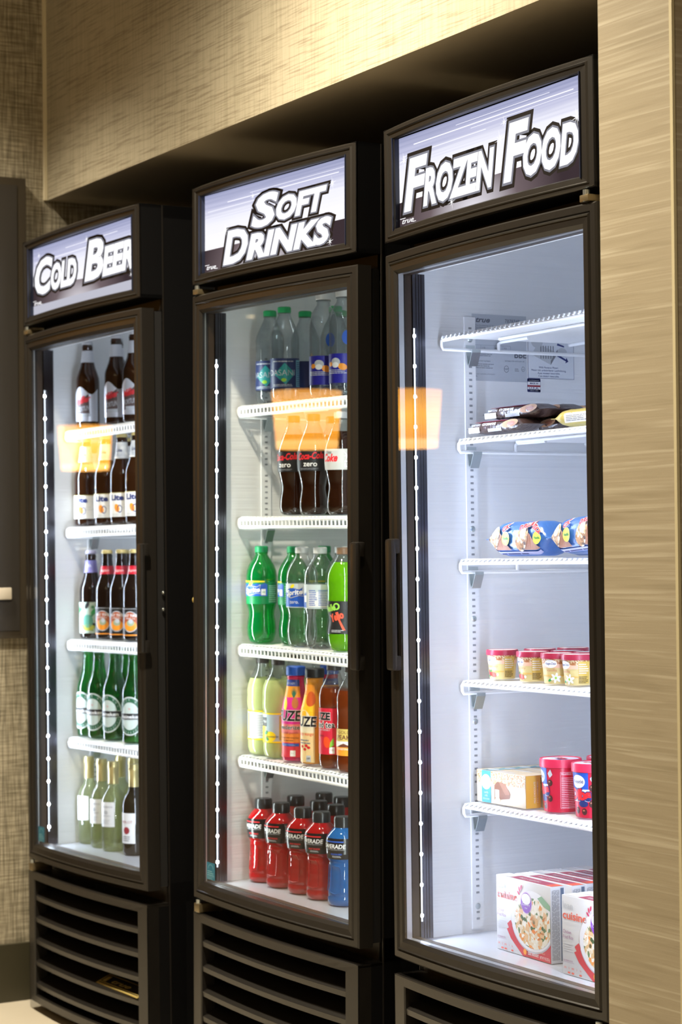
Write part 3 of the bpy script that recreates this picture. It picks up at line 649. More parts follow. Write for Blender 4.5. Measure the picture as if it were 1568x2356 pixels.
desc = {'L': ['under the bottles with silver labels', 'under the beer bottles with white labels', 'under the dark bottles with red necks', 'under the green beer bottles'],
        'C': ['under the water bottles', 'under the cola bottles', 'under the green lemon-lime sodas', 'under the lemonade and juice bottles'],
        'R': ['empty, over the inner wall stickers', 'under the brown ice cream bars', 'under the blue cone pouches', 'under the small ice cream cups', 'under the ice cream box and red tubs']}
nm = {'L': 'beer cooler', 'C': 'soft drinks cooler', 'R': 'freezer'}
used = set()
def clip_mesh(cab, x, y, z, sx):
    q = MB(); w = 0.010; pr_ = [(0, 0.012), (0.0, -0.004), (0.004, -0.026), (0.010, -0.030), (0.022, -0.004), (0.022, 0.002), (0.0205, 0.002), (0.0205, -0.003), (0.009, -0.0275), (0.0055, -0.025), (0.0015, -0.004), (0.0015, 0.012)]
    vs = [(x - sx * a, y + s_ * w / 1.0 - (0.012 if b < -0.02 and False else 0), z + b) for s_ in (-1, 1) for a, b in pr_]; n = len(pr_)
    f = [tuple(range(n)), tuple(range(n, 2 * n))[::-1]] + [(i, (i + 1) % n, n + (i + 1) % n, n + i) for i in range(n)]
    q.add(vs, f, zinc); return q.build('shelf_clip', cab)
for k in 'LCR':
    for i, z in enumerate(SH[k]):
        base = shelfR if k == 'R' else shelfC
        if base in used: s_ = dup(base)
        else: s_ = base; used.add(base)
        put(s_, k, 0, 0.0 - (0.037 if (k, i) == ('R', 0) else 0), z)
        tag(s_, 'white wire shelf of the %s, %s' % (nm[k], desc[k][i]), 'shelf', 'white wire shelves')
        for sx in (-1, 1): clip_mesh(coolers[k], sx * (XI - 0.0045), 0.180, z - 0.030, sx); clip_mesh(coolers[k], sx * (XI - 0.0045), 0.60, z - 0.030, sx)

# ------------------------------------------------------------------ products
amber = CLEAR('amber_beer_glass', (0.30, 0.10, 0.025), 0.55, (0.035, 0.012, 0.004), 0.7, k=1.4)
gglass = CLEAR('green_beer_glass', (0.14, 0.58, 0.18), 0.14, (0.01, 0.16, 0.035), 0.7, k=1.5)
wine_g = CLEAR('pale_wine_glass', (0.84, 0.88, 0.66), 0.14, (0.58, 0.62, 0.40), 0.55, k=1.3)
dwine_g = CLEAR('dark_wine_glass', (0.10, 0.10, 0.06), 0.6, (0.02, 0.02, 0.012), 0.6, k=1.3)
water = CLEAR('clear_water_bottle', (0.86, 0.90, 0.92), 0.05, (0.6, 0.65, 0.68), 0.55, k=1.8, bump=0.5)
clearp = CLEAR('clear_plastic', (0.88, 0.90, 0.90), 0.04, (0.6, 0.62, 0.62), 0.5, k=1.6)
cola = CLEAR('cola_liquid', (0.16, 0.06, 0.02), 0.5, (0.03, 0.008, 0.003), 0.6, k=1.6)
sprite_g = CLEAR('green_soda_bottle', (0.10, 0.72, 0.20), 0.40, (0.0, 0.36, 0.08), 0.6, k=1.6, sub=0.4)
lime = CLEAR('lime_soda', (0.50, 0.90, 0.08), 0.6, (0.22, 0.62, 0.01), 0.4, k=1.6, sub=0.4)
lemon = CLEAR('cloudy_lemonade', (0.85, 0.88, 0.55), 0.85, (0.62, 0.68, 0.30), 0.3, k=1.6, sub=0.35)
tea_l = CLEAR('iced_tea', (0.62, 0.22, 0.06), 0.45, (0.30, 0.06, 0.012), 0.5, k=1.6, sub=0.3)
red_l = CLEAR('red_sports_drink', (0.80, 0.03, 0.03), 0.78, (0.55, 0.004, 0.010), 0.4, k=1.6, sub=0.3, bump=0.3)
blue_l = CLEAR('blue_sports_drink', (0.05, 0.35, 0.85), 0.80, (0.01, 0.16, 0.50), 0.4, k=1.6, sub=0.3, bump=0.3)
def PM(n, c, r=0.4): return P(n, c, r)
CROWN = [(0.0, 0.0085), (0.0115, 0.0085), (0.0132, 0.006), (0.0142, 0.0), (0.0136, -0.001)]
def crown(mb, z, m): mb.lathe([(r, z + h) for r, h in CROWN][::-1], m, 42, ridge=0.05)
def screwcap(mb, z, r, h, m): mb.lathe([(r - 0.001, z), (r, z + 0.001), (r, z + h - 0.002), (r - 0.002, z + h), (0.0, z + h)], m, 60, ridge=0.03)
def bottle(name, prof, body_m, mats=None, seg=44):
    t = thing(name); MB().lathe(prof, body_m, seg, mats=mats).build('body', t, 60); return t
BEER = [(0, 0.002), (0.026, 0.0), (0.0295, 0.003), (0.0305, 0.008), (0.0305, 0.122), (0.0295, 0.132), (0.0255, 0.145), (0.0200, 0.160), (0.0165, 0.176), (0.0142, 0.196), (0.0132, 0.208), (0.0142, 0.210), (0.0142, 0.214), (0.0128, 0.216), (0.0128, 0.221), (0, 0.221)]
def label_base(t, prof, R0, z0, z1, a0, a1, m, nm='label', nv=1):
    mb = MB(); p = Print(mb, wrap(prof, R0), 0.00016); p.rect(R0 * math.radians(a0), z0, R0 * math.radians(a1), z1, m, 0, max(6, int((a1 - a0) / 6)), nv); return mb, p
def arc(R0, d): return R0 * math.radians(d)
R_B = 0.0305
# beer with silver mountain label
def beer_silver():
    t = bottle('beer_bottle', BEER, amber); m = MB(); crown(m, 0.2195, PM('silver_cap', (0.55, 0.55, 0.58), 0.3)); m.build('bottle_cap', t)
    sl = P('silver_foil_label', (0.68, 0.69, 0.74), 0.28, metal=0.35)
    mb = MB(); p = Print(mb, wrap(BEER, R_B), 0.00016); n = 30; uv = []; f = []
    for i in range(n + 1):
        a = -75 + 165 * i / n; u = arc(R_B, a); top = 0.098 + 0.010 * math.cos(math.radians(a * 3.2 + 10)); uv += [(u, 0.018), (u, top)]
    for i in range(n): f.append((2 * i, 2 * i + 2, 2 * i + 3, 2 * i + 1))
    p._add(uv, f, sl, 0)
    bp = PM('brown_label_print', (0.09, 0.055, 0.05))
    p.poly([(arc(R_B, -20), .070), (arc(R_B, 0), .073), (arc(R_B, 20), .080), (arc(R_B, 42), .090), (arc(R_B, 45), .030), (arc(R_B, 20), .030), (arc(R_B, 0), .030), (arc(R_B, -20), .030)], bp, 1)
    p.text('Miller', 0.008, 0.066, 0.016, red, 2, 0.042, off=0.03, shear=0.5, align='C', rot=0.25)
    p.text('FORTUNE', 0.010, 0.045, 0.012, lgrey, 2, 0.040, off=0.01, shear=0.4, align='C', rot=0.18); p.rect(arc(R_B, -10), 0.030, arc(R_B, 50), 0.0385, lgrey, 2, 8)
    mb.build('label', t)
    mb, p = label_base(t, BEER, 0.015, 0.172, 0.203, -75, 150, sl, nv=3); mb.build('neck_label', t); return t
def beer_lite():
    t = bottle('beer_bottle', BEER, amber); m = MB(); crown(m, 0.2195, PM('gold_cap', (0.62, 0.50, 0.20), 0.3)); m.build('bottle_cap', t)
    wl = PM('cream_label', (0.80, 0.79, 0.76)); mb, p = label_base(t, BEER, R_B, 0.018, 0.078, -90, 165, wl)
    gold = P('gold_edge', (0.75, 0.60, 0.15), 0.3, metal=0.6); p.rect(arc(R_B, -90), 0.0775, arc(R_B, 165), 0.0792, gold, 0, 30)
    p.text('Lite', 0.004, 0.060, 0.013, navy, 1, 0.034, off=0.05, align='C'); p.oval(0.004, 0.040, 0.0065, 0.0105, orange, 1, ang=0.3); p.ring(0.011, 0.038, 0.0065, 0.010, 0.25, navy, 2); p.text('A FINE', 0.018, 0.046, 0.003, lgrey, 1); p.text('PILSNER BEER', 0.016, 0.040, 0.003, lgrey, 1); p.lines(-0.015, 0.021, 0.020, 0.027, 2, lgrey, 1); mb.build('label', t)
    mb, p = label_base(t, BEER, 0.016, 0.165, 0.206, -80, 170, wl, nv=4); p.text('Lite', 0.002, 0.182, 0.007, navy, 1, align='C', off=0.03); p.lines(-0.010, 0.168, 0.012, 0.179, 4, lgrey, 1); mb.build('neck_label', t); return t
def beer_dark():
    t = bottle('beer_bottle', BEER, CLEAR('dark_beer_glass', (0.14, 0.05, 0.02), 0.7, (0.012, 0.006, 0.004), 0.7, k=1.5)); m = MB(); crown(m, 0.2195, PM('gold_cap', (0.62, 0.50, 0.20), 0.3)); m.build('bottle_cap', t)
    mb, p = label_base(t, BEER, R_B, 0.012, 0.083, -80, 130, ink); p.rect(arc(R_B, -80), 0.0795, arc(R_B, 130), 0.0805, lgrey, 1, 30); p.rect(arc(R_B, -80), 0.0135, arc(R_B, 130), 0.0165, orange, 1, 30)
    p.ring(0.004, 0.048, 0.0215, 0.026, 0.08, lgrey, 2); p.oval(0.004, 0.048, 0.0198, 0.024, PM('copper_print', (0.42, 0.10, 0.04)), 1); p.oval(0.004, 0.038, 0.017, 0.013, orange, 2); p.oval(0.005, 0.045, 0.010, 0.008, PM('sage_print', (0.35, 0.42, 0.28)), 3); p.oval(0.006, 0.049, 0.006, 0.0055, lgrey, 4)
    p.text('FAT TIRE', 0.004, 0.060, 0.0062, white, 4, align='C', off=0.02); p.text('AMBER ALE', 0.004, 0.0545, 0.0034, white, 4, align='C'); mb.build('label', t)
    mb, p = label_base(t, BEER, 0.016, 0.166, 0.187, -100, 170, PM('crimson_neck', (0.55, 0.01, 0.03)), nv=3); p.text('Belgium', 0.002, 0.173, 0.006, white, 1, 0.024, align='C', shear=0.3); mb.build('neck_label', t); return t
def beer_ipa():
    t = bottle('beer_bottle', BEER, CLEAR('dark_beer_glass', (0.14, 0.05, 0.02), 0.7, (0.012, 0.006, 0.004), 0.7, k=1.5)); m = MB(); crown(m, 0.2195, PM('lilac_cap', (0.35, 0.34, 0.48), 0.3)); m.build('bottle_cap', t)
    mb, p = label_base(t, BEER, R_B, 0.014, 0.094, -85, 130, PM('pale_leaf_label', (0.42, 0.52, 0.44))); rn = random.Random(5)
    for i in range(26):
        u, v_ = arc(R_B, rn.uniform(-75, 110)), rn.uniform(0.022, 0.086); p.oval(u, v_, rn.uniform(.004, .011), rn.uniform(.002, .005), rn.choice([green, PM('moss_print', (0.25, 0.32, 0.05)), PM('leaf_print', (0.05, 0.22, 0.10)), ink]), 1 + i % 3, 8, rn.uniform(-1, 1.2))
    p.oval(0.006, 0.045, 0.014, 0.017, PM('sea_print', (0.10, 0.32, 0.24)), 5); p.oval(0.006, 0.029, 0.017, 0.008, PM('hop_print', (0.45, 0.45, 0.06)), 5); mb.build('label', t)
    mb, p = label_base(t, BEER, 0.016, 0.170, 0.202, -100, 170, PM('violet_neck', (0.22, 0.20, 0.48)), nv=4); p.text('IPA', 0.002, 0.184, 0.008, white, 1, align='C'); mb.build('neck_label', t); return t
def beer_green():
    t = bottle('beer_bottle', BEER, gglass); m = MB(); crown(m, 0.2195, PM('grey_green_cap', (0.20, 0.30, 0.24), 0.3)); m.build('bottle_cap', t)
    mb = MB(); p = Print(mb, wrap(BEER, R_B), 0.00016); sl = PM('pale_silver_print', (0.58, 0.62, 0.60)); dg = PM('dark_green_print', (0.01, 0.10, 0.04))
    cu, cv = 0.004, 0.068; p.oval(cu, cv, 0.036, 0.047, dg, 0, 26); p.ring(cu, cv, 0.037, 0.048, 0.07, sl, 1, 40); p.ring(cu, cv, 0.025, 0.034, 0.10, sl, 1, 36); p.oval(cu, cv, 0.022, 0.031, PM('pale_green_print', (0.52, 0.60, 0.56)), 1, 24)
    p.rect(cu - 0.036, cv - 0.009, cu + 0.036, cv + 0.007, ink, 3, 20); p.rect(cu - 0.036, cv - 0.0095, cu + 0.036, cv - 0.0085, sl, 4, 20); p.rect(cu - 0.036, cv + 0.0065, cu + 0.036, cv + 0.0075, sl, 4, 20)
    p.text('Heineken', cu, cv - 0.0055, 0.0085, white, 5, 0.056, off=0.02, align='C'); p.star(cu, cv + 0.018, 0.006, red, 3, 5)
    for i in range(9):
        a = PI * (0.15 + 0.7 * i / 8); p.text('LAGER BEER'[i], cu + 0.0305 * math.cos(PI - a), cv + 0.040 * math.sin(a) - 0.002, 0.005, sl, 3, align='C', rot=PI / 2 - (PI - a) if False else 0)
    for i in range(12):
        a = -PI * (0.12 + 0.76 * i / 11); p.rect(cu + 0.030 * math.cos(a) - .0006, cv + 0.040 * math.sin(a) - .002, cu + 0.030 * math.cos(a) + .0006, cv + 0.040 * math.sin(a) + .002, sl, 3)
    mb.build('label', t); return t
WINE = [(0, 0.008), (0.012, 0.006), (0.024, 0.0), (0.0285, 0.003), (0.0295, 0.010), (0.0300, 0.118), (0.0290, 0.130), (0.0240, 0.144), (0.0170, 0.154), (0.0132, 0.163), (0.0125, 0.175), (0.0120, 0.215), (0, 0.215)]
def wine(dark=False):
    t = bottle('wine_bottle', WINE, dwine_g if dark else wine_g); gd = P('gold_capsule', (0.66, 0.56, 0.26), 0.32, metal=0.75)
    MB().lathe([(0.0133, 0.168), (0.0134, 0.170), (0.0132, 0.206), (0.0146, 0.208), (0.0146, 0.216), (0.0134, 0.219), (0.0130, 0.224), (0.0, 0.224)], gd, 30).build('capsule', t)
    mb, p = label_base(t, WINE, 0.030, 0.062 if not dark else 0.030, 0.124 if not dark else 0.105, -30, 62, white)
    if not dark: p.text('WOODBRIDGE', 0.009, 0.110, 0.0042, grey, 1, 0.036, align='C'); p.oval(0.009, 0.098, 0.006, 0.005, lgrey, 1); p.text('CHARDONNAY', 0.009, 0.088, 0.003, grey, 1, 0.030, align='C'); p.lines(-0.006, 0.070, 0.022, 0.082, 3, lgrey, 1); p.rect(-0.010, 0.066, -0.008, 0.070, ink, 1)
    else: p.text('MERLOT', 0.009, 0.080, 0.006, dred, 1, 0.034, align='C'); p.oval(0.009, 0.062, 0.009, 0.009, dred, 1); p.lines(-0.004, 0.036, 0.024, 0.050, 3, grey, 1)
    mb.build('label', t); return t
# plastic soda bottles
SODA = [(0, 0.006), (0.010, 0.008), (0.018, 0.001), (0.024, 0.0), (0.029, 0.006), (0.0325, 0.020), (0.0335, 0.034), (0.0320, 0.048), (0.0295, 0.062), (0.0300, 0.072), (0.0335, 0.084), (0.0342, 0.092), (0.0342, 0.136), (0.0350, 0.140), (0.0352, 0.150), (0.0335, 0.163), (0.0285, 0.176), (0.0215, 0.187), (0.0160, 0.195), (0.0135, 0.200), (0.0150, 0.2015), (0.0150, 0.203), (0.0120, 0.204), (0.0120, 0.212), (0, 0.212)]
def petal(mb, m):
    for i in range(5):
        a = 2 * PI * i / 5; mb.sphere((0.021 * math.cos(a), 0.021 * math.sin(a), 0.0105), 0.0105, m, 12, 8, (1, 1, 1))
R_S = 0.0342
def soda(body, cap, fill=0.172):
    t = thing('soda_bottle'); mb = MB().lathe(SODA, body, 48, mats=lambda z: body if z < fill else (clearp if body not in (sprite_g,) else body))
    mb.build('body', t, 60); m = MB(); screwcap(m, 0.2035, 0.0145, 0.0145, cap); m.build('bottle_cap', t); return t
def sprite():
    t = soda(sprite_g, PM('green_cap', (0.01, 0.30, 0.10))); mb, p = label_base(t, SODA, R_S, 0.088, 0.137, -175, 175, PM('sprite_green_label', (0.0, 0.22, 0.06)))
    p.rect(arc(R_S, -175), 0.137, arc(R_S, 60), 0.1405, yellow, 0, 30); p.rect(arc(R_S, -80), 0.106, arc(R_S, 70), 0.135, blue, 1, 24)
    sprite_mark(p, 0.006); p.rect(0.028, 0.108, 0.038, 0.122, white, 2, 2); p.text('140', 0.033, 0.113, 0.004, green, 3, align='C'); p.lines(0.045, 0.092, 0.070, 0.132, 9, PM('mint_print', (0.35, 0.65, 0.45)), 2); mb.build('label', t); return t
def sprite_mark(p, u):
    p.poly([(u - .024, .112), (u - .020, .126), (u - .008, .131), (u + .012, .127), (u + .021, .133), (u + .019, .122), (u + .024, .110), (u + .012, .112), (u - .008, .106)], lgrey, 2)
    p.poly([(u - .0225, .113), (u - .019, .1245), (u - .008, .1295), (u + .012, .1255), (u + .0195, .130), (u + .0178, .1215), (u + .022, .1115), (u + .012, .1135), (u - .008, .108)], blue, 3)
    p.oval(u - 0.004, 0.1325, 0.006, 0.0035, yellow, 4, 10, 0.6); p.text('Sprite', u, 0.114, 0.0105, white, 5, 0.038, off=0.03, shear=0.15, align='C', rot=0.10)
def sprite_zero():
    t = soda(clearp, PM('pale_cap', (0.62, 0.64, 0.64))); mb, p = label_base(t, SODA, R_S, 0.086, 0.138, -175, 175, PM('clear_frost_label', (0.55, 0.62, 0.66)))
    p.rect(arc(R_S, -75), 0.088, arc(R_S, 62), 0.131, blue, 1, 24); sprite_mark(p, 0.004); p.text('zero.', 0.004, 0.095, 0.0075, white, 3, align='C'); p.rect(0.028, 0.100, 0.038, 0.114, white, 2, 2)
    p.rect(0.044, 0.090, 0.092, 0.131, white, 1, 14); p.lines(0.046, 0.093, 0.066, 0.128, 9, blue, 2); p.lines(0.068, 0.093, 0.090, 0.128, 10, blue, 2); mb.build('label', t); return t
def mello():
    t = soda(lime, PM('olive_cap', (0.25, 0.14, 0.08)), 0.185); mb, p = label_base(t, SODA, R_S, 0.036, 0.105, -175, 175, ink, nv=8)
    lg = PM('lime_print', (0.30, 0.62, 0.08)); rr = PM('coral_print', (0.80, 0.10, 0.05)); p.ring(0.004, 0.094, 0.0075, 0.0075, 0.42, lg, 1); p.text('Mello', -0.012, 0.084, 0.013, lg, 2, 0.030, off=0.05, align='C', rot=0.2); p.text('Yello', 0.004, 0.066, 0.014, rr, 2, 0.034, off=0.06, align='C', rot=0.3)
    p.poly([(0.006, 0.066), (0.011, 0.066), (0.024, 0.044), (0.018, 0.044)], rr, 1); p.lines(-0.010, 0.040, 0.020, 0.046, 2, lgrey, 1); mb.build('label', t); return t
COLA = [(0, 0.006), (0.010, 0.008), (0.018, 0.001), (0.0240, 0.0), (0.0290, 0.006), (0.0310, 0.018), (0.0300, 0.034), (0.0270, 0.052), (0.0265, 0.060), (0.0290, 0.074), (0.0330, 0.092), (0.0345, 0.104), (0.0345, 0.136), (0.0335, 0.146), (0.0290, 0.160), (0.0225, 0.176), (0.0170, 0.190), (0.0140, 0.198), (0.0150, 0.2015), (0.0150, 0.203), (0.0120, 0.204), (0.0120, 0.212), (0, 0.212)]
def colab(diet=False):
    t = thing('soda_bottle'); MB().lathe(COLA, cola, 48, mats=lambda z: cola if z < 0.168 else clearp).build('body', t, 60)
    m = MB(); screwcap(m, 0.2035, 0.0145, 0.0145, ink if not diet else PM('silver_cap', (0.55, 0.55, 0.58))); m.build('bottle_cap', t)
    mb, p = label_base(t, COLA, 0.0345, 0.094, 0.138, -175, 175, ink if not diet else PM('silver_cola_label', (0.50, 0.50, 0.50)), nv=3)
    if not diet: p.text('Coca-Cola', 0.004, 0.120, 0.0135, red, 1, 0.060, off=0.03, shear=0.35, align='C', rot=0.06); p.text('zero', 0.004, 0.104, 0.011, white, 1, 0.030, off=0.01, align='C'); p.lines(-0.020, 0.097, 0.030, 0.101, 2, grey, 1)
    else: p.text('Coke', -0.010, 0.112, 0.015, red, 1, 0.038, off=0.04, shear=0.35, align='C'); p.text('Diet', -0.012, 0.128, 0.006, ink, 1, align='C'); p.star(0.030, 0.124, 0.014, white, 1, 6); p.rect(0.024, 0.099, 0.034, 0.113, white, 1, 2); p.text('0', 0.029, 0.103, 0.006, ink, 2, align='C')
    mb.build('label', t); return t
DAS = [(0, 0.006), (0.012, 0.007), (0.022, 0.0), (0.029, 0.004), (0.0320, 0.014), (0.0325, 0.022), (0.0315, 0.026), (0.0318, 0.030), (0.0318, 0.096), (0.0325, 0.104), (0.0318, 0.112), (0.0330, 0.120), (0.0325, 0.132), (0.0330, 0.142), (0.0310, 0.153), (0.0260, 0.166), (0.0200, 0.178), (0.0155, 0.188), (0.0135, 0.194), (0.0150, 0.196), (0.0150, 0.198), (0.0120, 0.199), (0.0120, 0.206), (0, 0.206)]
def dasani():
    t = thing('water_bottle'); MB().lathe(DAS, water, 48).build('body', t, 60); m = MB(); screwcap(m, 0.198, 0.0145, 0.0135, PM('bright_green_cap', (0.02, 0.42, 0.14))); m.build('bottle_cap', t)
    mb, p = label_base(t, DAS, 0.032, 0.030, 0.096, -170, 120, PM('deep_blue_label', (0.02, 0.035, 0.13)), nv=2); tl = PM('teal_print', (0.02, 0.30, 0.30))
    p.poly([(-0.018, 0.060), (0.006, 0.086), (0.030, 0.062), (0.008, 0.038)], tl, 1); p.text('DASANI', -0.002, 0.058, 0.0125, lgrey, 2, 0.062, off=0.0, align='C'); p.oval(0.004, 0.048, 0.006, 0.004, PM('leaf_lime', (0.35, 0.62, 0.05)), 3); p.lines(-0.022, 0.034, 0.028, 0.040, 2, lgrey, 1); p.lines(-0.022, 0.088, 0.028, 0.093, 1, lgrey, 1)
    p.rect(0.034, 0.033, 0.064, 0.092, PM('ice_blue_print', (0.22, 0.50, 0.62)), 1, 8); p.lines(0.036, 0.036, 0.062, 0.090, 13, navy, 2, dash=0.2); mb.build('label', t); return t
SMART = [(0, 0.004), (0.022, 0.0), (0.0280, 0.003), (0.0300, 0.012), (0.0305, 0.150), (0.0295, 0.166), (0.0260, 0.180), (0.0200, 0.191), (0.0150, 0.198), (0.0138, 0.206), (0.0160, 0.207), (0.0160, 0.209), (0.0130, 0.210), (0, 0.212)]
def smart():
    t = thing('water_bottle'); MB().lathe(SMART, water, 44).build('body', t, 60); m = MB(); screwcap(m, 0.210, 0.0165, 0.026, PM('milky_cap', (0.62, 0.62, 0.62))); m.build('bottle_cap', t)
    mb, p = label_base(t, SMART, 0.0305, 0.026, 0.088, -60, 150, PM('ultramarine_label', (0.02, 0.02, 0.30)), nv=2); p.oval(0.010, 0.070, 0.011, 0.009, lgrey, 1); p.oval(-0.004, 0.066, 0.006, 0.005, orange, 2); p.oval(0.026, 0.060, 0.010, 0.007, orange, 2, 12, -0.3); p.oval(0.010, 0.064, 0.008, 0.006, white, 3); p.lines(-0.014, 0.046, 0.036, 0.056, 3, lgrey, 1)
    p.oval(0.036, 0.122, 0.011, 0.015, blue, 1); mb.build('label', t); return t
LEM = [(0, 0.006), (0.012, 0.008), (0.020, 0.001), (0.026, 0.0), (0.031, 0.006), (0.0335, 0.018), (0.0335, 0.030), (0.0328, 0.034), (0.0328, 0.100), (0.0340, 0.104), (0.0355, 0.112), (0.0355, 0.124), (0.0345, 0.134), (0.0350, 0.144), (0.0330, 0.158), (0.0280, 0.172), (0.0215, 0.184), (0.0165, 0.194), (0.0135, 0.201), (0.0150, 0.2035), (0.0150, 0.205), (0.0120, 0.206), (0.0120, 0.213), (0, 0.213)]
def lemonade():
    t = thing('lemonade_bottle'); MB().lathe(LEM, lemon, 48, mats=lambda z: lemon if z < 0.170 else clearp).build('body', t, 60); m = MB(); screwcap(m, 0.205, 0.0145, 0.0145, PM('charcoal_cap', (0.035, 0.030, 0.028))); m.build('bottle_cap', t)
    mb, p = label_base(t, LEM, 0.0328, 0.034, 0.100, -175, 175, PM('sky_label', (0.42, 0.55, 0.62)))
    p.rect(arc(.0328, -175), 0.034, arc(.0328, 175), 0.0375, yellow, 1, 40); p.rect(arc(.0328, -175), 0.0965, arc(.0328, 175), 0.100, yellow, 1, 40)
    p.rect(-0.030, 0.0375, -0.006, 0.070, yellow, 1, 6); p.rect(-0.040, 0.070, -0.004, 0.090, ink, 1, 6); p.text('Minute Maid', -0.022, 0.078, 0.006, white, 2, 0.034, align='C'); p.oval(0.006, 0.048, 0.013, 0.011, yellow, 2); p.oval(-0.006, 0.056, 0.006, 0.004, green, 3, 10, 0.6); p.oval(-0.002, 0.043, 0.005, 0.003, green, 3, 10, -0.6); p.text('Lemonade', 0.006, 0.046, 0.005, navy, 4, 0.036, align='C', shear=0.2)
    p.rect(0.046, 0.040, 0.078, 0.094, white, 1, 8); p.lines(0.048, 0.043, 0.076, 0.092, 13, grey, 2, dash=0.2); p.rect(0.026, 0.040, 0.034, 0.094, PM('mustard_print', (0.42, 0.36, 0.08)), 1, 3); mb.build('label', t); return t
FUZE = [(0, 0.005), (0.020, 0.0), (0.0295, 0.003), (0.0310, 0.010), (0.0300, 0.022), (0.0305, 0.040), (0.0310, 0.100), (0.0302, 0.114), (0.0270, 0.128), (0.0235, 0.142), (0.0200, 0.160), (0.0185, 0.174), (0.0185, 0.180), (0.0195, 0.182), (0.0195, 0.185), (0.0180, 0.186), (0.018, 0.190), (0, 0.190)]
def fuze(kind):
    pink = kind == 'pink'; t = thing('juice_bottle'); MB().lathe(FUZE, PM('pink_juice', (0.55, 0.02, 0.10), 0.15) if pink else CLEAR('orange_juice', (0.9, 0.45, 0.1), 0.85, (0.75, 0.30, 0.04), 0.3, k=1.6), 44).build('body', t, 60)
    m = MB(); screwcap(m, 0.187, 0.0205, 0.020, blue if pink else ink); m.build('bottle_cap', t)
    mb = MB(); p = Print(mb, wrap(FUZE, 0.031), 0.00016); R0 = 0.031; A = (-175, 60) if pink else (-175, 40)
    def band(z0, z1, m_, L=0): p.rect(arc(R0, A[0]), z0, arc(R0, A[1]), z1, m_, L, 34, 6)
    if pink:
        band(0.010, 0.042, PM('scarlet_print', (0.68, 0.04, 0.07))); band(0.042, 0.062, PM('tangerine_print', (0.85, 0.26, 0.05))); band(0.062, 0.082, PM('salmon_print', (0.80, 0.20, 0.20))); band(0.082, 0.140, PM('magenta_print', (0.72, 0.03, 0.30))); band(0.140, 0.164, PM('amber_print', (0.85, 0.33, 0.03))); band(0.164, 0.178, PM('royal_print', (0.03, 0.06, 0.32)))
        p.text('ZERO CALORIE', 0.0, 0.168, 0.0045, lgrey, 2, 0.036, align='C'); p.text('FUZE', 0.000, 0.090, 0.021, white, 2, 0.060, off=0.06, shear=0.1, align='C'); p.text('FUZE', 0.000, 0.090, 0.021, ink, 3, 0.060, off=0.03, shear=0.1, align='C')
        p.text('slenderize', 0.0, 0.071, 0.0085, white, 2, 0.054, off=0.05, align='C'); p.text('slenderize', 0.0, 0.071, 0.0085, ink, 3, 0.054, off=0.015, align='C'); p.text('tropical punch', 0.0, 0.061, 0.0055, dred, 2, 0.046, align='C'); p.text('beverage with vitamins', 0.0, 0.051, 0.0035, ink, 2, 0.05, align='C'); p.text('blended with', 0.0, 0.045, 0.0035, ink, 2, align='C'); p.rect(-0.020, 0.034, 0.026, 0.040, blue, 2, 8); p.text('Super Citrimax', 0.003, 0.0355, 0.0032, lgrey, 3, align='C'); p.rect(0.006, 0.012, 0.018, 0.025, white, 2, 2); p.text('10', 0.012, 0.018, 0.0045, ink, 3, align='C')
        for i in range(9): a = -0.9 + i * 0.22; p.poly([(0.012, 0.140), (0.015, 0.140), (0.0135 + 0.016 * math.sin(a), 0.143 + 0.022 * math.cos(a))], PM('pine_leaf', (0.03, 0.16, 0.10)), 2 + i % 2)
        p.oval(0.017, 0.128, 0.008, 0.012, PM('pineapple_print', (0.50, 0.16, 0.04)), 2); p.oval(-0.010, 0.126, 0.006, 0.014, yellow, 2, 14, 0.25)
    else:
        band(0.006, 0.070, PM('peach_print', (0.85, 0.62, 0.30))); band(0.070, 0.098, PM('cream_print', (0.82, 0.72, 0.50))); band(0.098, 0.150, PM('mango_print', (0.90, 0.50, 0.02))); band(0.150, 0.172, PM('sunset_print', (0.80, 0.28, 0.03)))
        p.oval(-0.006, 0.098, 0.018, 0.020, PM('cream_print', (0.82, 0.72, 0.50)), 1); p.oval(0.010, 0.142, 0.014, 0.016, PM('peach_red', (0.60, 0.10, 0.02)), 1)
        p.text('FUZE', -0.004, 0.084, 0.020, white, 2, 0.058, off=0.06, shear=0.1, align='C'); p.text('FUZE', -0.004, 0.084, 0.020, ink, 3, 0.058, off=0.03, shear=0.1, align='C'); p.text('orange mango', -0.004, 0.064, 0.0065, red, 2, 0.046, align='C'); p.lines(-0.020, 0.046, 0.020, 0.058, 2, grey, 2)
        for a, b in ((-0.010, 0.040), (-0.002, 0.034), (0.008, 0.038), (0.002, 0.042)): p.oval(a, b, 0.004, 0.003, red, 2, 8)
        p.rect(0.002, 0.008, 0.013, 0.021, lgrey, 2, 2); p.text('100', 0.0075, 0.013, 0.004, ink, 3, align='C')
    mb.build('label', t); return t
TEA = [(0, 0.006), (0.012, 0.008), (0.020, 0.001), (0.027, 0.0), (0.0315, 0.006), (0.0325, 0.018), (0.0325, 0.026), (0.0318, 0.030), (0.0318, 0.128), (0.0328, 0.132), (0.0325, 0.144), (0.0325, 0.156), (0.0290, 0.170), (0.0220, 0.183), (0.0160, 0.194), (0.0135, 0.202), (0.0150, 0.205), (0.0150, 0.207), (0.0125, 0.208), (0.012, 0.214), (0, 0.214)]
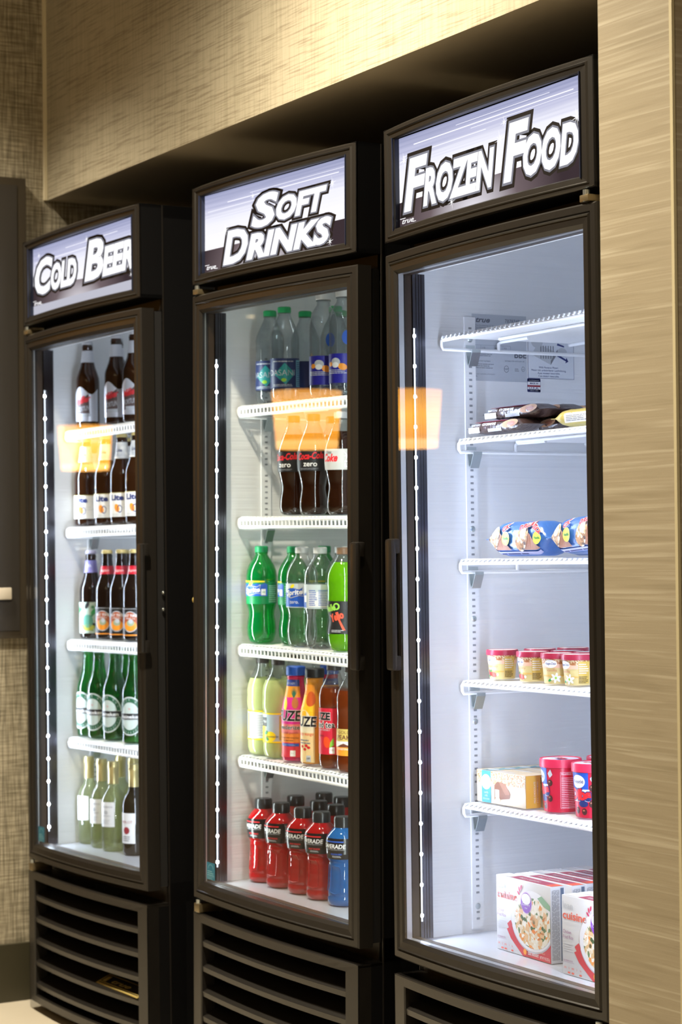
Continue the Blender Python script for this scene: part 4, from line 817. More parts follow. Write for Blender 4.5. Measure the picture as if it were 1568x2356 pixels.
def tea(kind):
    t = thing('iced_tea_bottle'); MB().lathe(TEA, tea_l, 44, mats=lambda z: tea_l if z < 0.176 else clearp).build('body', t, 60); m = MB(); screwcap(m, 0.207, 0.0155, 0.014, PM('charcoal_cap', (0.035, 0.030, 0.028))); m.build('bottle_cap', t)
    if kind == 'red':
        mb, p = label_base(t, TEA, 0.0318, 0.030, 0.128, -175, 48, PM('cherry_label', (0.62, 0.02, 0.05))); p.text('FUZE', -0.012, 0.104, 0.014, white, 1, 0.046, off=0.08, align='C'); p.text('FUZE', -0.012, 0.104, 0.014, ink, 2, 0.046, off=0.05, align='C'); p.text('iced tea', -0.004, 0.087, 0.012, white, 1, 0.050, off=0.08, align='C'); p.text('iced tea', -0.004, 0.087, 0.012, ink, 2, 0.050, off=0.02, align='C'); p.text('STRAWBERRY', -0.006, 0.080, 0.004, lgrey, 1, 0.036, align='C')
        p.text('melon', -0.010, 0.068, 0.004, ink, 1, align='C'); p.oval(0.004, 0.056, 0.008, 0.012, PM('strawberry_print', (0.85, 0.08, 0.02)), 2, 14, 0.2); p.poly([(0.010, 0.044), (0.020, 0.050), (0.019, 0.066), (0.012, 0.056)], PM('mint_leaf', (0.22, 0.50, 0.05)), 3); p.rect(0.010, 0.032, 0.021, 0.046, white, 2, 2); p.text('130', 0.0155, 0.038, 0.004, dred, 3, align='C')
    else:
        mb, p = label_base(t, TEA, 0.0318, 0.034, 0.090, -175, 70, PM('straw_label', (0.60, 0.45, 0.12))); p.text('GOLD', 0.0, 0.080, 0.006, PM('plum_print', (0.16, 0.05, 0.03)), 1, 0.030, align='C'); p.text('PEAK.', 0.0, 0.068, 0.009, MATS['plum_print'], 1, 0.036, off=0.02, align='C'); p.rect(-0.05, 0.052, 0.034, 0.064, white, 1, 14); p.poly([(-0.02, 0.052), (0.0, 0.060), (0.02, 0.052)], MATS['plum_print'], 2); p.rect(-0.05, 0.034, 0.034, 0.052, orange, 1, 14); p.text('SWEETENED', 0.0, 0.046, 0.0038, white, 2, align='C')
    mb.build('label', t); return t
PWR = [(0, 0.006), (0.014, 0.006), (0.024, 0.0), (0.0305, 0.003), (0.0335, 0.010), (0.0335, 0.018), (0.0318, 0.021), (0.0330, 0.024), (0.0325, 0.034), (0.0300, 0.042), (0.0310, 0.046), (0.0292, 0.052), (0.0304, 0.057), (0.0286, 0.063), (0.0300, 0.069), (0.0285, 0.075), (0.0300, 0.083), (0.0305, 0.090), (0.0295, 0.093), (0.0335, 0.098), (0.0355, 0.106), (0.0360, 0.118), (0.0360, 0.142), (0.0345, 0.146), (0.0290, 0.154), (0.0215, 0.162), (0.0170, 0.166), (0.0165, 0.172), (0, 0.172)]
def powerd(col='red'):
    lq = red_l if col == 'red' else blue_l; t = thing('sports_drink_bottle'); mb = MB().lathe(PWR, lq, 52)
    for i in range(4):   # raised grip panels round the waist
        a = PI / 2 * i; c_, s_ = math.cos(a), math.sin(a)
        def pt(u, z, o): r = rad_of(PWR, z) + o; x, y = r * math.cos(u / 0.031), r * math.sin(u / 0.031); return (x * c_ - y * s_, x * s_ + y * c_, z)
        path = [pt(-.012, .030, .001), pt(-.013, .050, .002), pt(-.013, .074, .002), pt(-.010, .084, .001), pt(0, .086, .001), pt(.010, .084, .001), pt(.013, .074, .002), pt(.013, .050, .002), pt(.012, .030, .001), pt(0, .027, .001), pt(-.012, .030, .001)]
        mb.tube(path, 0.0011, lq, 6)
    mb.build('body', t, 60); m = MB(); m.lathe([(0.0185, 0.164), (0.0195, 0.165), (0.0195, 0.183), (0.0175, 0.1865), (0.0, 0.187)], P('glossy_black_cap', (0.02, 0.021, 0.023), 0.22), 64, ridge=0.02); m.build('bottle_cap', t)
    ac = red if col == 'red' else blue; mb, p = label_base(t, PWR, 0.036, 0.1005, 0.144, -175, 175, P('gloss_black_label', (0.012, 0.012, 0.014), 0.2), nv=4)
    p.rect(-0.030, 0.136, 0.022, 0.1385, ac, 1, 8); p.text('POWERADE', -0.006, 0.1235, 0.0082, white, 2, 0.064, off=0.02, shear=0.12, align='C'); p.text('ION4 ADVANCED ELECTROLYTE SYSTEM', -0.004, 0.1195, 0.0026, lgrey, 1, 0.056, align='C'); p.text('FRUIT PUNCH' if col == 'red' else 'MOUNTAIN BERRY', 0.006, 0.1095, 0.0032, ac, 1, 0.026, off=0.03, align='C'); p.lines(-0.004, 0.1045, 0.020, 0.1085, 2, lgrey, 1)
    p.rect(0.034, 0.1015, 0.075, 0.143, PM('grey_panel', (0.09, 0.09, 0.10)), 1, 8); p.lines(0.036, 0.104, 0.072, 0.141, 10, lgrey, 2, dash=0.3); mb.build('label', t); return t
PROTO = {}
def new(kind, *a):
    key = (kind, a)
    if key in PROTO: return dup(PROTO[key])
    o = globals()[kind](*a); PROTO[key] = o; return o
def item(k, z, x, y, rot, kind, args, label, cat, group=None, extra=None, dz=0.0008):
    o = new(kind, *args); put(o, k, x, y, z + dz, math.radians(rot), extra); return tag(o, label, cat, group)
zL, zC, zR = SH['L'] + [0.4245], SH['C'] + [0.4245], SH['R'] + [0.4245]
# beer cooler
g = 'silver-label beers on the top shelf'
item('L', zL[0], -0.277, 0.150, 28, 'beer_silver', (), 'brown beer bottle with silver label, leftmost on the beer cooler\'s top shelf', 'bottle', g)
item('L', zL[0], -0.104, 0.150, 24, 'beer_silver', (), 'brown beer bottle with silver label, middle of the beer cooler\'s top shelf', 'bottle', g)
item('L', zL[0], 0.001, 0.150, 26, 'beer_silver', (), 'brown beer bottle with silver label, half cut by the door frame on the top shelf', 'bottle', g)
item('L', zL[0], -0.178, 0.190, 30, 'beer_silver', (), 'brown beer bottle peeping out behind the middle one on the top shelf', 'bottle', g)
g = 'white-label beers on the second shelf'
for x, y, r, lb in ((-0.295, 0.150, 30, 'brown beer bottle with cream label, leftmost under the orange lamp reflection'), (-0.172, 0.150, 32, 'brown beer bottle with cream label, second from left on the second shelf'), (-0.077, 0.150, 30, 'brown beer bottle with cream label, third from left on the second shelf'), (0.010, 0.150, 30, 'brown beer bottle with cream label, rightmost and cut by the door frame'), (-0.240, 0.250, 30, 'cream-label beer bottle, left one of the back row on the second shelf'), (-0.150, 0.225, 30, 'cream-label beer bottle, right one of the back row on the second shelf')):
    item('L', zL[1], x, y, r, 'beer_lite', (), lb, 'bottle', g)
g = 'dark craft beers on the third shelf'
item('L', zL[2], -0.269, 0.150, 35, 'beer_ipa', (), 'dark beer bottle with violet neck band and green leafy label', 'bottle')
for x, y, r, lb in ((-0.171, 0.150, 30, 'dark beer bottle with red neck band, next to the leafy-label bottle'), (-0.087, 0.150, 30, 'dark beer bottle with red neck band, middle one of three in front'), (-0.009, 0.150, 30, 'dark beer bottle with red neck band, half cut by the door frame'), (-0.205, 0.228, 30, 'dark red-necked beer bottle in the row behind')):
    item('L', zL[2], x, y, r, 'beer_dark', (), lb, 'bottle', g)
g = 'green beers on the fourth shelf'
for x, y, r, lb in ((-0.281, 0.145, 12, 'green beer bottle with oval label, leftmost on the fourth shelf'), (-0.206, 0.140, 22, 'green beer bottle with oval label, second from left on the fourth shelf'), (-0.123, 0.145, 20, 'green beer bottle with oval label, third from left on the fourth shelf'), (-0.010, 0.145, 32, 'green beer bottle with oval label, rightmost beside the door frame'), (-0.196, 0.215, 120, 'bright green beer bottle behind the third one, label turned away'), (-0.275, 0.222, 90, 'green beer bottle in the back row at the left')):
    item('L', zL[3], x, y, r, 'beer_green', (), lb, 'bottle', g)
g = 'wine bottles on the cooler floor'
for x, y, r, lb in ((-0.294, 0.150, 0, 'pale wine bottle with gold capsule, leftmost on the cooler floor'), (-0.206, 0.145, 4, 'pale wine bottle with gold capsule, second from left on the cooler floor'), (-0.126, 0.140, 6, 'pale wine bottle with gold capsule, foremost on the cooler floor'), (-0.262, 0.225, 200, 'pale wine bottle standing behind the foremost one, its label turned away'), (-0.180, 0.222, 150, 'pale wine bottle right behind the foremost one, showing clear glass')):
    item('L', zL[4], x, y, r, 'wine', (), lb, 'bottle', g)
item('L', zL[4], -0.028, 0.150, 5, 'wine', (True,), 'dark wine bottle with white label beside the door frame', 'bottle')
# soft drinks cooler
g = 'water bottles on the top shelf'
for x, y, r, lb in ((-0.280, 0.165, 30, 'green-capped water bottle, leftmost on the top shelf'), (-0.205, 0.160, 48, 'green-capped water bottle leaning forward with blue label'), (-0.120, 0.240, 40, 'green-capped water bottle right of the sticker, behind'), (-0.250, 0.240, 150, 'green-capped water bottle in the back row, left'), (-0.195, 0.300, 100, 'green-capped water bottle deep in the back row')):
    ex = Matrix.Rotation(0.035, 4, 'X') if 'leaning' in lb else None
    item('C', zC[0], x, y, r, 'dasani', (), lb, 'bottle', g, ex, 0.002 if ex else 0.0008)
item('C', zC[0], -0.012, 0.142, 20, 'smart', (), 'tall clear water bottle with white cap and violet-blue fish label', 'bottle', 'tall clear water bottles')
item('C', zC[0], 0.062, 0.146, 5, 'smart', (), 'tall clear water bottle cut by the door frame, right of the fish label', 'bottle', 'tall clear water bottles')
item('C', zC[1], -0.145, 0.145, 18, 'colab', (), 'black-label cola bottle, leftmost under the orange reflection', 'bottle', 'black-label colas')
item('C', zC[1], -0.060, 0.145, 40, 'colab', (), 'black-label cola bottle with the full red script, second from left', 'bottle', 'black-label colas')
item('C', zC[1], 0.053, 0.145, 30, 'colab', (True,), 'silver-label cola bottle beside the door frame', 'bottle')
item('C', zC[1], -0.125, 0.235, 60, 'colab', (), 'black-label cola bottle in the back row', 'bottle', 'black-label colas')
item('C', zC[2], -0.286, 0.145, 12, 'sprite', (), 'green soda bottle with blue emblem, leftmost on the third shelf', 'bottle', 'green sodas')
item('C', zC[2], -0.195, 0.175, -50, 'sprite', (), 'green soda bottle showing its back print, second on the third shelf', 'bottle', 'green sodas')
item('C', zC[2], -0.104, 0.142, 22, 'sprite_zero', (), 'clear soda bottle with blue emblem label and white cap', 'bottle', 'clear sodas')
item('C', zC[2], -0.028, 0.142, -62, 'sprite_zero', (), 'clear soda bottle with white nutrition panel and white cap', 'bottle', 'clear sodas')
item('C', zC[2], 0.066, 0.142, 25, 'mello', (), 'lime green soda bottle with black label beside the door frame', 'bottle', None)
item('C', zC[2], -0.215, 0.268, 0, 'sprite', (), 'green soda bottle hidden behind the clear ones', 'bottle', 'green sodas')
item('C', zC[2], -0.085, 0.232, 90, 'sprite_zero', (), 'clear soda bottle behind the one with the nutrition panel', 'bottle', 'clear sodas')
item('C', zC[3], -0.286, 0.147, -60, 'lemonade', (), 'cloudy lemonade bottle showing its nutrition panel, leftmost', 'bottle', 'lemonades')
item('C', zC[3], -0.210, 0.143, 18, 'lemonade', (), 'cloudy lemonade bottle with lemon picture, second from left', 'bottle', 'lemonades')
item('C', zC[3], -0.290, 0.232, 60, 'lemonade', (), 'lemonade bottle in the back row near the left wall', 'bottle', 'lemonades')
item('C', zC[3], -0.187, 0.235, 90, 'lemonade', (), 'lemonade bottle behind the blue-capped pink one', 'bottle', 'lemonades')
item('C', zC[3], -0.128, 0.140, 24, 'fuze', ('pink',), 'pink juice bottle with blue cap and pineapple picture', 'bottle', None)
item('C', zC[3], -0.048, 0.140, 18, 'fuze', ('orange',), 'orange mango juice bottle with black cap', 'bottle', None)
item('C', zC[3], -0.120, 0.222, 80, 'fuze', ('pink',), 'pink juice bottle with blue cap in the back row', 'bottle', 'pink juices behind')
item('C', zC[3], 0.027, 0.142, 22, 'tea', ('red',), 'iced tea bottle with red strawberry label', 'bottle', None)
item('C', zC[3], 0.101, 0.140, 25, 'tea', ('gold',), 'iced tea bottle with straw-coloured label beside the door frame', 'bottle', None)
g = 'red sports drinks on the cooler floor'
for x, y, r, lb in ((-0.280, 0.145, 12, 'red sports drink bottle, leftmost of the front row'), (-0.196, 0.142, 16, 'red sports drink bottle, second from left in the front row'), (-0.103, 0.142, 20, 'red sports drink bottle, third from left in the front row'), (-0.022, 0.140, 22, 'red sports drink bottle, fourth in the front row beside the blue one'), (-0.280, 0.230, 0, 'red sports drink bottle, leftmost of the second row'), (-0.176, 0.228, 40, 'red sports drink bottle, middle of the second row'), (-0.100, 0.225, 60, 'red sports drink bottle, right end of the second row'), (-0.290, 0.312, 90, 'red sports drink bottle, left in the third row'), (-0.205, 0.308, 30, 'red sports drink bottle, right in the third row')):
    item('C', zC[4], x, y, r, 'powerd', ('red',), lb, 'bottle', g)
item('C', zC[4], 0.066, 0.140, 24, 'powerd', ('blue',), 'blue sports drink bottle beside the door frame', 'bottle', None)

# --- freezer goods
foil = P('brown_wrapper_foil', (0.055, 0.030, 0.026), 0.22, spec=0.8, bump=((55, 160, 90), 0.6, 0.003))
def pillow(mb, L, D, H, m, seg=26, rs=14, crimp=0.012, wob=0.0, seed=1):
    """sealed flow-pack pouch lying along x: pinched flat ends with a toothed seal"""
    rn = random.Random(seed); vs = []; f = []
    for i in range(seg + 1):
        t = i / seg; x = -L / 2 + L * t; e = min(t, 1 - t) * L
        k = 0.06 if e < crimp else min(1.0, 0.06 + 0.94 * math.sin(min(1.0, (e - crimp) / (L * 0.16)) * PI / 2))
        dd = D / 2 * (0.92 + 0.08 * k)
        for j in range(rs):
            a = 2 * PI * j / rs; cy = math.copysign(abs(math.cos(a)) ** 0.7, math.cos(a)); cz = math.copysign(abs(math.sin(a)) ** 0.8, math.sin(a))
            w = 1 + wob * (rn.random() - 0.5); zz = H / 2 + (H / 2 * k * cz * w if cz > 0 else H / 2 * k * cz); vs.append((x + (0.0015 if (j + i) % 2 and e < 0.001 else 0), dd * cy * w, zz))
    for i in range(seg):
        for j in range(rs): f.append((i * rs + j, i * rs + (j + 1) % rs, (i + 1) * rs + (j + 1) % rs, (i + 1) * rs + j))
    f += [tuple(range(rs))[::-1], tuple(seg * rs + j for j in range(rs))]
    mb.add(vs, f, m, True)
def ice_bar():
    t = thing('ice_cream_bar'); mb = MB(); pillow(mb, 0.195, 0.058, 0.026, foil, wob=0.05); mb.build('wrapper', t, 70)
    mb = MB(); fr_ = lambda u, v, d: Vector((u, -0.0290 - d + 0.0030 * (abs(v - 0.012) / 0.012) ** 2.5, v)); p = Print(mb, fr_, 0.0003)
    p.rect(-0.086, 0.004, -0.050, 0.0145, white, 1, 4, 3); rn = random.Random(2); x = -0.083
    while x < -0.054: w = rn.choice((.0007, .0012)); p.rect(x, 0.0055, x + w, 0.0135, navy, 2); x += w + .0012
    p.rect(-0.022, 0.004, 0.022, 0.010, lgrey, 1, 4, 2); p.lines(-0.020, 0.005, 0.020, 0.0095, 3, grey, 2)
    p.text('SNICKERS', -0.076, 0.0165, 0.0038, lgrey, 2, 0.030, shear=0.2); p.text('ICE CREAM BAR', -0.040, 0.0165, 0.0045, white, 2, 0.044, off=0.02, shear=0.2)
    mb.build('front_print', t)
    mb = MB(); tp = lambda u, v, d: Vector((u, v, 0.0262 + d - 0.004 * (abs(v) / 0.026) ** 2)); p = Print(mb, tp, 0.0003); p.rect(-0.070, -0.022, 0.030, 0.016, navy, 1, 4, 6); p.rect(-0.072, -0.0245, 0.032, -0.022, red, 2, 4); p.rect(-0.072, 0.016, 0.032, 0.018, red, 2, 4); p.text('SNICKERS', -0.066, -0.014, 0.020, white, 3, 0.090, off=0.03, shear=0.2)
    mb.build('top_print', t)
    mb = MB(); bark = P('caramel_picture', (0.50, 0.28, 0.16), 0.5, bump=((160, 160, 160), 0.7, 0.003)); fr2 = lambda u, v, d: Vector((u, -0.0285 - d + 0.0035 * (abs(v - 0.012) / 0.012) ** 2.0, v)); p = Print(mb, fr2, 0.0003); p.oval(0.048, 0.0165, 0.026, 0.0075, bark, 1, 18, 0.08); p.oval(0.053, 0.0165, 0.012, 0.004, PM('nut_print', (0.30, 0.10, 0.05)), 2, 12); mb.build('bar_picture', t); return t
bz = 0.0
g = 'brown ice cream bars'
for x, y, z, r, lb in ((-0.198, 0.180, 0, 2, 'brown ice cream bar wrapper, lowest and foremost on its shelf'), (-0.168, 0.200, 0.0265, 4, 'brown ice cream bar wrapper lying on top of the foremost one'), (-0.165, 0.245, 0, 0, 'brown ice cream bar wrapper, second in the lower layer'), (-0.160, 0.258, 0.0265, -3, 'brown ice cream bar wrapper, second in the upper layer'), (-0.170, 0.308, 0, 0, 'brown ice cream bar wrapper, rearmost in the lower layer'), (-0.172, 0.318, 0.0265, 2, 'brown ice cream bar wrapper, rearmost in the upper layer')):
    o = item('R', zR[1], x, y, r, 'ice_bar', (), lb, 'ice cream', g, None, 0.001 + z)
def gold_bar():
    t = thing('ice_cream_bar'); mb = MB(); pillow(mb, 0.150, 0.060, 0.032, P('gold_wrapper_foil', (0.55, 0.45, 0.10), 0.25, spec=0.8, bump=((55, 160, 90), 0.6, 0.003)), wob=0.06, seed=4); mb.build('wrapper', t, 70)
    mb = MB(); p = Print(mb, lambda u, v, d: Vector((u, -0.0300 - d + 0.0036 * (abs(v - 0.015) / 0.012) ** 2, v)), 0.0003); p.rect(-0.030, 0.006, 0.05, 0.024, white, 1, 4, 4); p.lines(-0.025, 0.009, 0.045, 0.021, 4, grey, 2); mb.build('front_print', t); return t
item('R', zR[1], 0.050, 0.190, 2, 'gold_bar', (), 'gold ice cream wrapper with white panel at the door frame', 'ice cream', None, None, 0.001)
nutm = P('chopped_nut_picture', (0.55, 0.36, 0.20), 0.6, bump=((220, 220, 220), 1.0, 0.004)); waffle = P('waffle_picture', (0.42, 0.20, 0.13), 0.55, bump=((350, 350, 350), 0.4, 0.002))
def speckle(name, cols, scale):
    m, n, out = nodes(name); b = n.nodes.new('ShaderNodeBsdfPrincipled'); n.links.new(b.outputs[0], out.inputs[0]); b.inputs['Roughness'].default_value = 0.45
    t = n.nodes.new('ShaderNodeTexCoord'); v = n.nodes.new('ShaderNodeTexVoronoi'); v.inputs['Scale'].default_value = scale; r = n.nodes.new('ShaderNodeValToRGB'); r.color_ramp.interpolation = 'CONSTANT'
    sp = n.nodes.new('ShaderNodeSeparateColor'); n.links.new(t.outputs['Object'], v.inputs['Vector']); n.links.new(v.outputs['Color'], sp.inputs[0]); n.links.new(sp.outputs[0], r.inputs[0])
    el = r.color_ramp.elements; el[0].color = (*cols[0][1], 1); el[0].position = 0; el[1].color = (*cols[1][1], 1); el[1].position = cols[1][0]
    for p_, c_ in cols[2:]: x = el.new(p_); x.color = (*c_, 1)
    n.links.new(r.outputs[0], b.inputs['Base Color']); return m
nuts = speckle('nut_coating_picture', [(0, (0.62, 0.42, 0.20)), (0.22, (0.35, 0.18, 0.08)), (0.42, (0.78, 0.66, 0.46)), (0.62, (0.10, 0.05, 0.03)), (0.72, (0.55, 0.30, 0.14)), (0.86, (0.85, 0.74, 0.55))], 190)
def cone_pouch():
    t = thing('ice_cream_cone_pouch'); L, D, H = 0.205, 0.075, 0.066; pb = P('sky_blue_wrapper', (0.05, 0.16, 0.48), 0.28, spec=0.8, bump=((28, 60, 40), 0.6, 0.005)); mb = MB(); pillow(mb, L, D, H, pb, wob=0.03, seed=9, rs=18); mb.build('wrapper', t, 80)
    mb = MB()
    def sf(u, v, d):
        e = L / 2 - abs(u); k = min(1.0, 0.06 + 0.94 * math.sin(min(1.0, max(0, e - 0.012) / (L * 0.16)) * PI / 2)); h = max(0.001, H / 2 * k); c = max(-0.98, min(0.98, (v - H / 2) / (H / 2)))
        a = math.asin(math.copysign(abs(c) ** (1 / 0.8), c)); return Vector((u, -(D / 2 * (0.92 + 0.08 * k)) * abs(math.cos(a)) ** 0.7 - 0.0022 - d, H / 2 + (v - H / 2) * k))
    p = Print(mb, sf, 0.0003)
    for cu in (-0.070, 0.020):
        p.poly([(cu + 0.018, 0.046), (cu + 0.026, 0.040), (cu + 0.052, 0.012), (cu + 0.004, 0.012)], waffle, 1); p.oval(cu, 0.033, 0.017, 0.026, nuts, 2, 22, -0.55); p.oval(cu + 0.004, 0.044, 0.008, 0.011, white, 3, 14, -0.5)
    for cu in (-0.030, 0.068): p.oval(cu, 0.034, 0.012, 0.013, PM('lemon_oval', (0.80, 0.85, 0.08)), 4, 16); p.text('Vanilla', cu, 0.032, 0.005, green, 5, 0.017, off=0.03, align='C')
    for a_, tx, cu, rt in ((0, 'DRUM', 0.030, 0.22), (1, 'STICK', 0.062, -0.35)):
        p.text(tx, cu, 0.0535 - a_ * 0.005, 0.008, white, 4, 0.036 if not a_ else 0.026, off=0.12, align='C', rot=rt); p.text(tx, cu, 0.0535 - a_ * 0.005, 0.008, red, 5, 0.036 if not a_ else 0.026, off=0.06, align='C', rot=rt)
    p.text('CK', -0.032, 0.050, 0.009, white, 4, 0.017, off=0.12, align='C', rot=0.5); p.text('CK', -0.032, 0.050, 0.009, red, 5, 0.017, off=0.06, align='C', rot=0.5)
    p.rect(-0.080, 0.0035, 0.070, 0.009, PM('lilac_print', (0.45, 0.48, 0.80)), 1, 20, 2); p.lines(-0.078, 0.004, 0.068, 0.0085, 1, navy, 2); mb.build('front_print', t); return t
g = 'blue cone pouches'
item('R', zR[2], -0.125, 0.185, 2, 'cone_pouch', (), 'blue ice cream cone pouch lying at the left on its shelf', 'ice cream', g, None, 0.001)
item('R', zR[2], 0.092, 0.172, -4, 'cone_pouch', (), 'blue ice cream cone pouch in front at the door frame', 'ice cream', g, Matrix.Rotation(-0.06, 4, 'Y'), 0.007)
item('R', zR[2], -0.035, 0.285, 8, 'cone_pouch', (), 'blue ice cream cone pouch standing behind the other two', 'ice cream', g, None, 0.001)
# small cups
CUP = [(0.0, 0.002), (0.022, 0.0), (0.0245, 0.001), (0.0285, 0.048), (0.0290, 0.050)]
def cup(kind):
    t = thing('ice_cream_cup'); gold = speckle('golden_cup_print', [(0, (0.62, 0.48, 0.18)), (0.5, (0.68, 0.55, 0.24))], 6) if 'golden_cup_print' not in MATS else MATS['golden_cup_print']
    MB().lathe(CUP, gold, 40).build('cup', t, 60)
    MB().lathe([(0.0296, 0.0465), (0.0312, 0.0468), (0.0312, 0.0550), (0.0304, 0.0568), (0.0285, 0.0560), (0.0, 0.0560)], P('wine_red_lid', (0.38, 0.025, 0.06), 0.35), 44).build('lid', t, 50)
    mb = MB(); p = Print(mb, lambda u, v, d: Vector((u, v, 0.0561 + d)), 0.0002); p.oval(0, 0, 0.0265, 0.0265, PM('pale_lid_print', (0.74, 0.70, 0.66)), 0, 24); p.oval(0, -0.004, 0.014, 0.008, white, 1); p.text('H\u00e4agen-Dazs', 0, -0.006, 0.004, navy, 2, 0.022, align='C'); p.lines(-0.018, 0.008, 0.018, 0.018, 3, grey, 1); mb.build('lid_print', t)
    mb = MB(); R0 = 0.027; p = Print(mb, wrap(CUP, R0, 0.0004), 0.00014)
    lace = speckle('lace_pattern', [(0, (0.42, 0.16, 0.06)), (0.30, (0.66, 0.50, 0.28)), (0.6, (0.52, 0.24, 0.10)), (0.8, (0.72, 0.60, 0.38))], 420) if 'lace_pattern' not in MATS else MATS['lace_pattern']
    p.rect(arc(R0, -178), 0.037, arc(R0, 178), 0.0465, lace, 0, 40, 2); p.rect(arc(R0, -178), 0.030, arc(R0, 178), 0.037, PM('rose_band', (0.78, 0.48, 0.34)), 0, 40); p.rect(arc(R0, -178), 0.014, arc(R0, 60), 0.017, PM('ochre_band', (0.72, 0.46, 0.12)), 0, 30)
    p.oval(-0.006, 0.0375, 0.0125, 0.0075, white, 1, 18); p.text('H\u00e4agen-Dazs', -0.006, 0.0360, 0.0042, navy, 2, 0.021, off=0.01, align='C'); p.text('strawberry' if kind == 's' else 'vanilla', -0.004, 0.0235, 0.005, PM('rust_print', (0.50, 0.18, 0.10)), 2, 0.026 if kind == 's' else 0.020, align='C')
    if kind == 's': p.oval(-0.012, 0.0125, 0.0045, 0.0065, dred, 2, 14, 0.2); p.oval(-0.002, 0.0095, 0.0075, 0.0050, PM('berry_print', (0.80, 0.07, 0.03)), 3, 14, -0.35); p.oval(-0.008, 0.0165, 0.0035, 0.0018, green, 4, 8, 0.7); p.oval(0.008, 0.0095, 0.0026, 0.0026, white, 3, 8); p.oval(-0.016, 0.0065, 0.004, 0.002, green, 2, 8)
    else:
        for i in range(6): a = i * PI / 3 + 0.3; p.oval(0.004 + 0.0055 * math.cos(a), 0.0115 + 0.0045 * math.sin(a), 0.0055, 0.0024, PM('petal_print', (0.80, 0.82, 0.82)), 2 + i % 2, 10, a)
        p.oval(-0.008, 0.0075, 0.005, 0.0022, green, 1, 8, 0.5); p.oval(0.004, 0.0115, 0.002, 0.0025, PM('leaf_lime', (0.35, 0.62, 0.05)), 5, 8)
    p.rect(0.022, 0.004, 0.044, 0.044, PM('mustard_panel', (0.62, 0.42, 0.08)), 1, 10, 2); p.lines(0.023, 0.005, 0.042, 0.018, 5, ink, 2); p.lines(0.023, 0.022, 0.042, 0.042, 5, PM('pale_lid_print', (0.74, 0.70, 0.66)), 2); mb.build('cup_print', t); return t
g = 'small ice cream cups with wine red lids'
for x, y, r, kd, lb in ((-0.256, 0.200, 18, 's', 'ice cream cup with strawberries, leftmost on the fourth shelf'), (-0.152, 0.200, 5, 's', 'ice cream cup with strawberries, second in the front row'), (-0.066, 0.196, 40, 'v', 'ice cream cup with vanilla flower, facing the door squarely'), (0.000, 0.196, 8, 'v', 'ice cream cup with vanilla flower, cut by the door frame'), (-0.237, 0.275, 0, 's', 'ice cream cup behind the two strawberry cups'), (-0.136, 0.268, 0, 'v', 'ice cream cup behind, between strawberry and vanilla cups'), (-0.062, 0.268, 0, 'v', 'ice cream cup behind the right vanilla cups'), (-0.225, 0.345, 0, 's', 'ice cream cup deepest in the freezer')):
    item('R', zR[3], x, y, r, 'cup', (kd,), lb, 'ice cream', g)
# ice cream boxes
def bar_box():
    t = thing('ice_cream_box'); W_, D_, H_ = 0.168, 0.034, 0.062; cr = PM('cream_carton', (0.52, 0.42, 0.29)); MB().bbox(0, W_, 0, D_, 0, H_, cr, 0.0008).build('carton', t)
    mb = MB(); p = Print(mb, flat((0, -0.0002, 0), (1, 0, 0), (0, 0, 1), (0, -1, 0))); lace = MATS['lace_pattern']; tq = PM('teal_band', (0.06, 0.26, 0.32))
    p.rect(0.001, 0.038, W_ - 0.001, 0.061, lace, 0); p.rect(0.001, 0.032, W_ - 0.001, 0.038, MATS['rose_band'], 0); p.rect(0.018, 0.0005, 0.050, 0.0615, tq, 1); p.oval(0.034, 0.040, 0.0165, 0.0145, white, 2, 22); p.text('H\u00e4agen-Dazs', 0.034, 0.038, 0.0055, grey, 3, 0.031, off=0.01, align='C')
    for i, tx in enumerate(('vanilla', 'milk', 'chocolate')): p.text(tx, 0.034, 0.0180 - i * 0.006, 0.0040, lgrey, 3, align='C')
    ch = PM('chocolate_picture', (0.20, 0.085, 0.045)); p.poly([(0.062, 0.008), (0.062, 0.036), (0.072, 0.043), (0.092, 0.043), (0.116, 0.022), (0.114, 0.014), (0.085, 0.010)], ch, 1); p.poly([(0.078, 0.043), (0.100, 0.041), (0.118, 0.022), (0.100, 0.020)], PM('milk_chocolate_picture', (0.30, 0.14, 0.08)), 2); p.rect(0.065, 0.013, 0.079, 0.028, white, 2); p.oval(0.074, 0.009, 0.009, 0.004, PM('stick_picture', (0.72, 0.50, 0.28)), 2); p.lines(0.132, 0.020, 0.162, 0.030, 3, lgrey, 2)
    mb.build('front_print', t)
    mb = MB(); p = Print(mb, flat((W_ + 0.0002, 0, 0), (0, 1, 0), (0, 0, 1), (1, 0, 0))); p.rect(0.0006, 0.0006, D_ - 0.0006, H_ - 0.0006, PM('mustard_carton', (0.72, 0.44, 0.07)), 0); p.text('MILK CHOCOLATE', 0.022, 0.010, 0.004, MATS['pale_lid_print'], 1, 0.040, rot=PI / 2); p.text('3 ICE CREAM BARS', 0.028, 0.010, 0.0032, MATS['pale_lid_print'], 1, 0.040, rot=PI / 2); mb.build('end_print', t)
    mb = MB(); p = Print(mb, flat((0, 0, H_ + 0.0002), (1, 0, 0), (0, 1, 0), (0, 0, 1))); p.rect(0.018, 0.001, 0.050, D_ - 0.001, tq, 0); p.oval(0.034, 0.017, 0.013, 0.010, lgrey, 1); p.rect(0.060, 0.006, 0.120, 0.012, lgrey, 0); mb.build('top_print', t); return t
g = 'teal and cream ice cream boxes'
for i, lb in enumerate(('ice cream box with teal band, foremost of the row', 'ice cream box with teal band, second of the row', 'ice cream box with teal band, third of the row', 'ice cream box with teal band, rearmost of the row')):
    item('R', zR[4], -0.306 + 0.002 * (i % 2), 0.170 + i * 0.0365, 0, 'bar_box', (), lb, 'box', g)
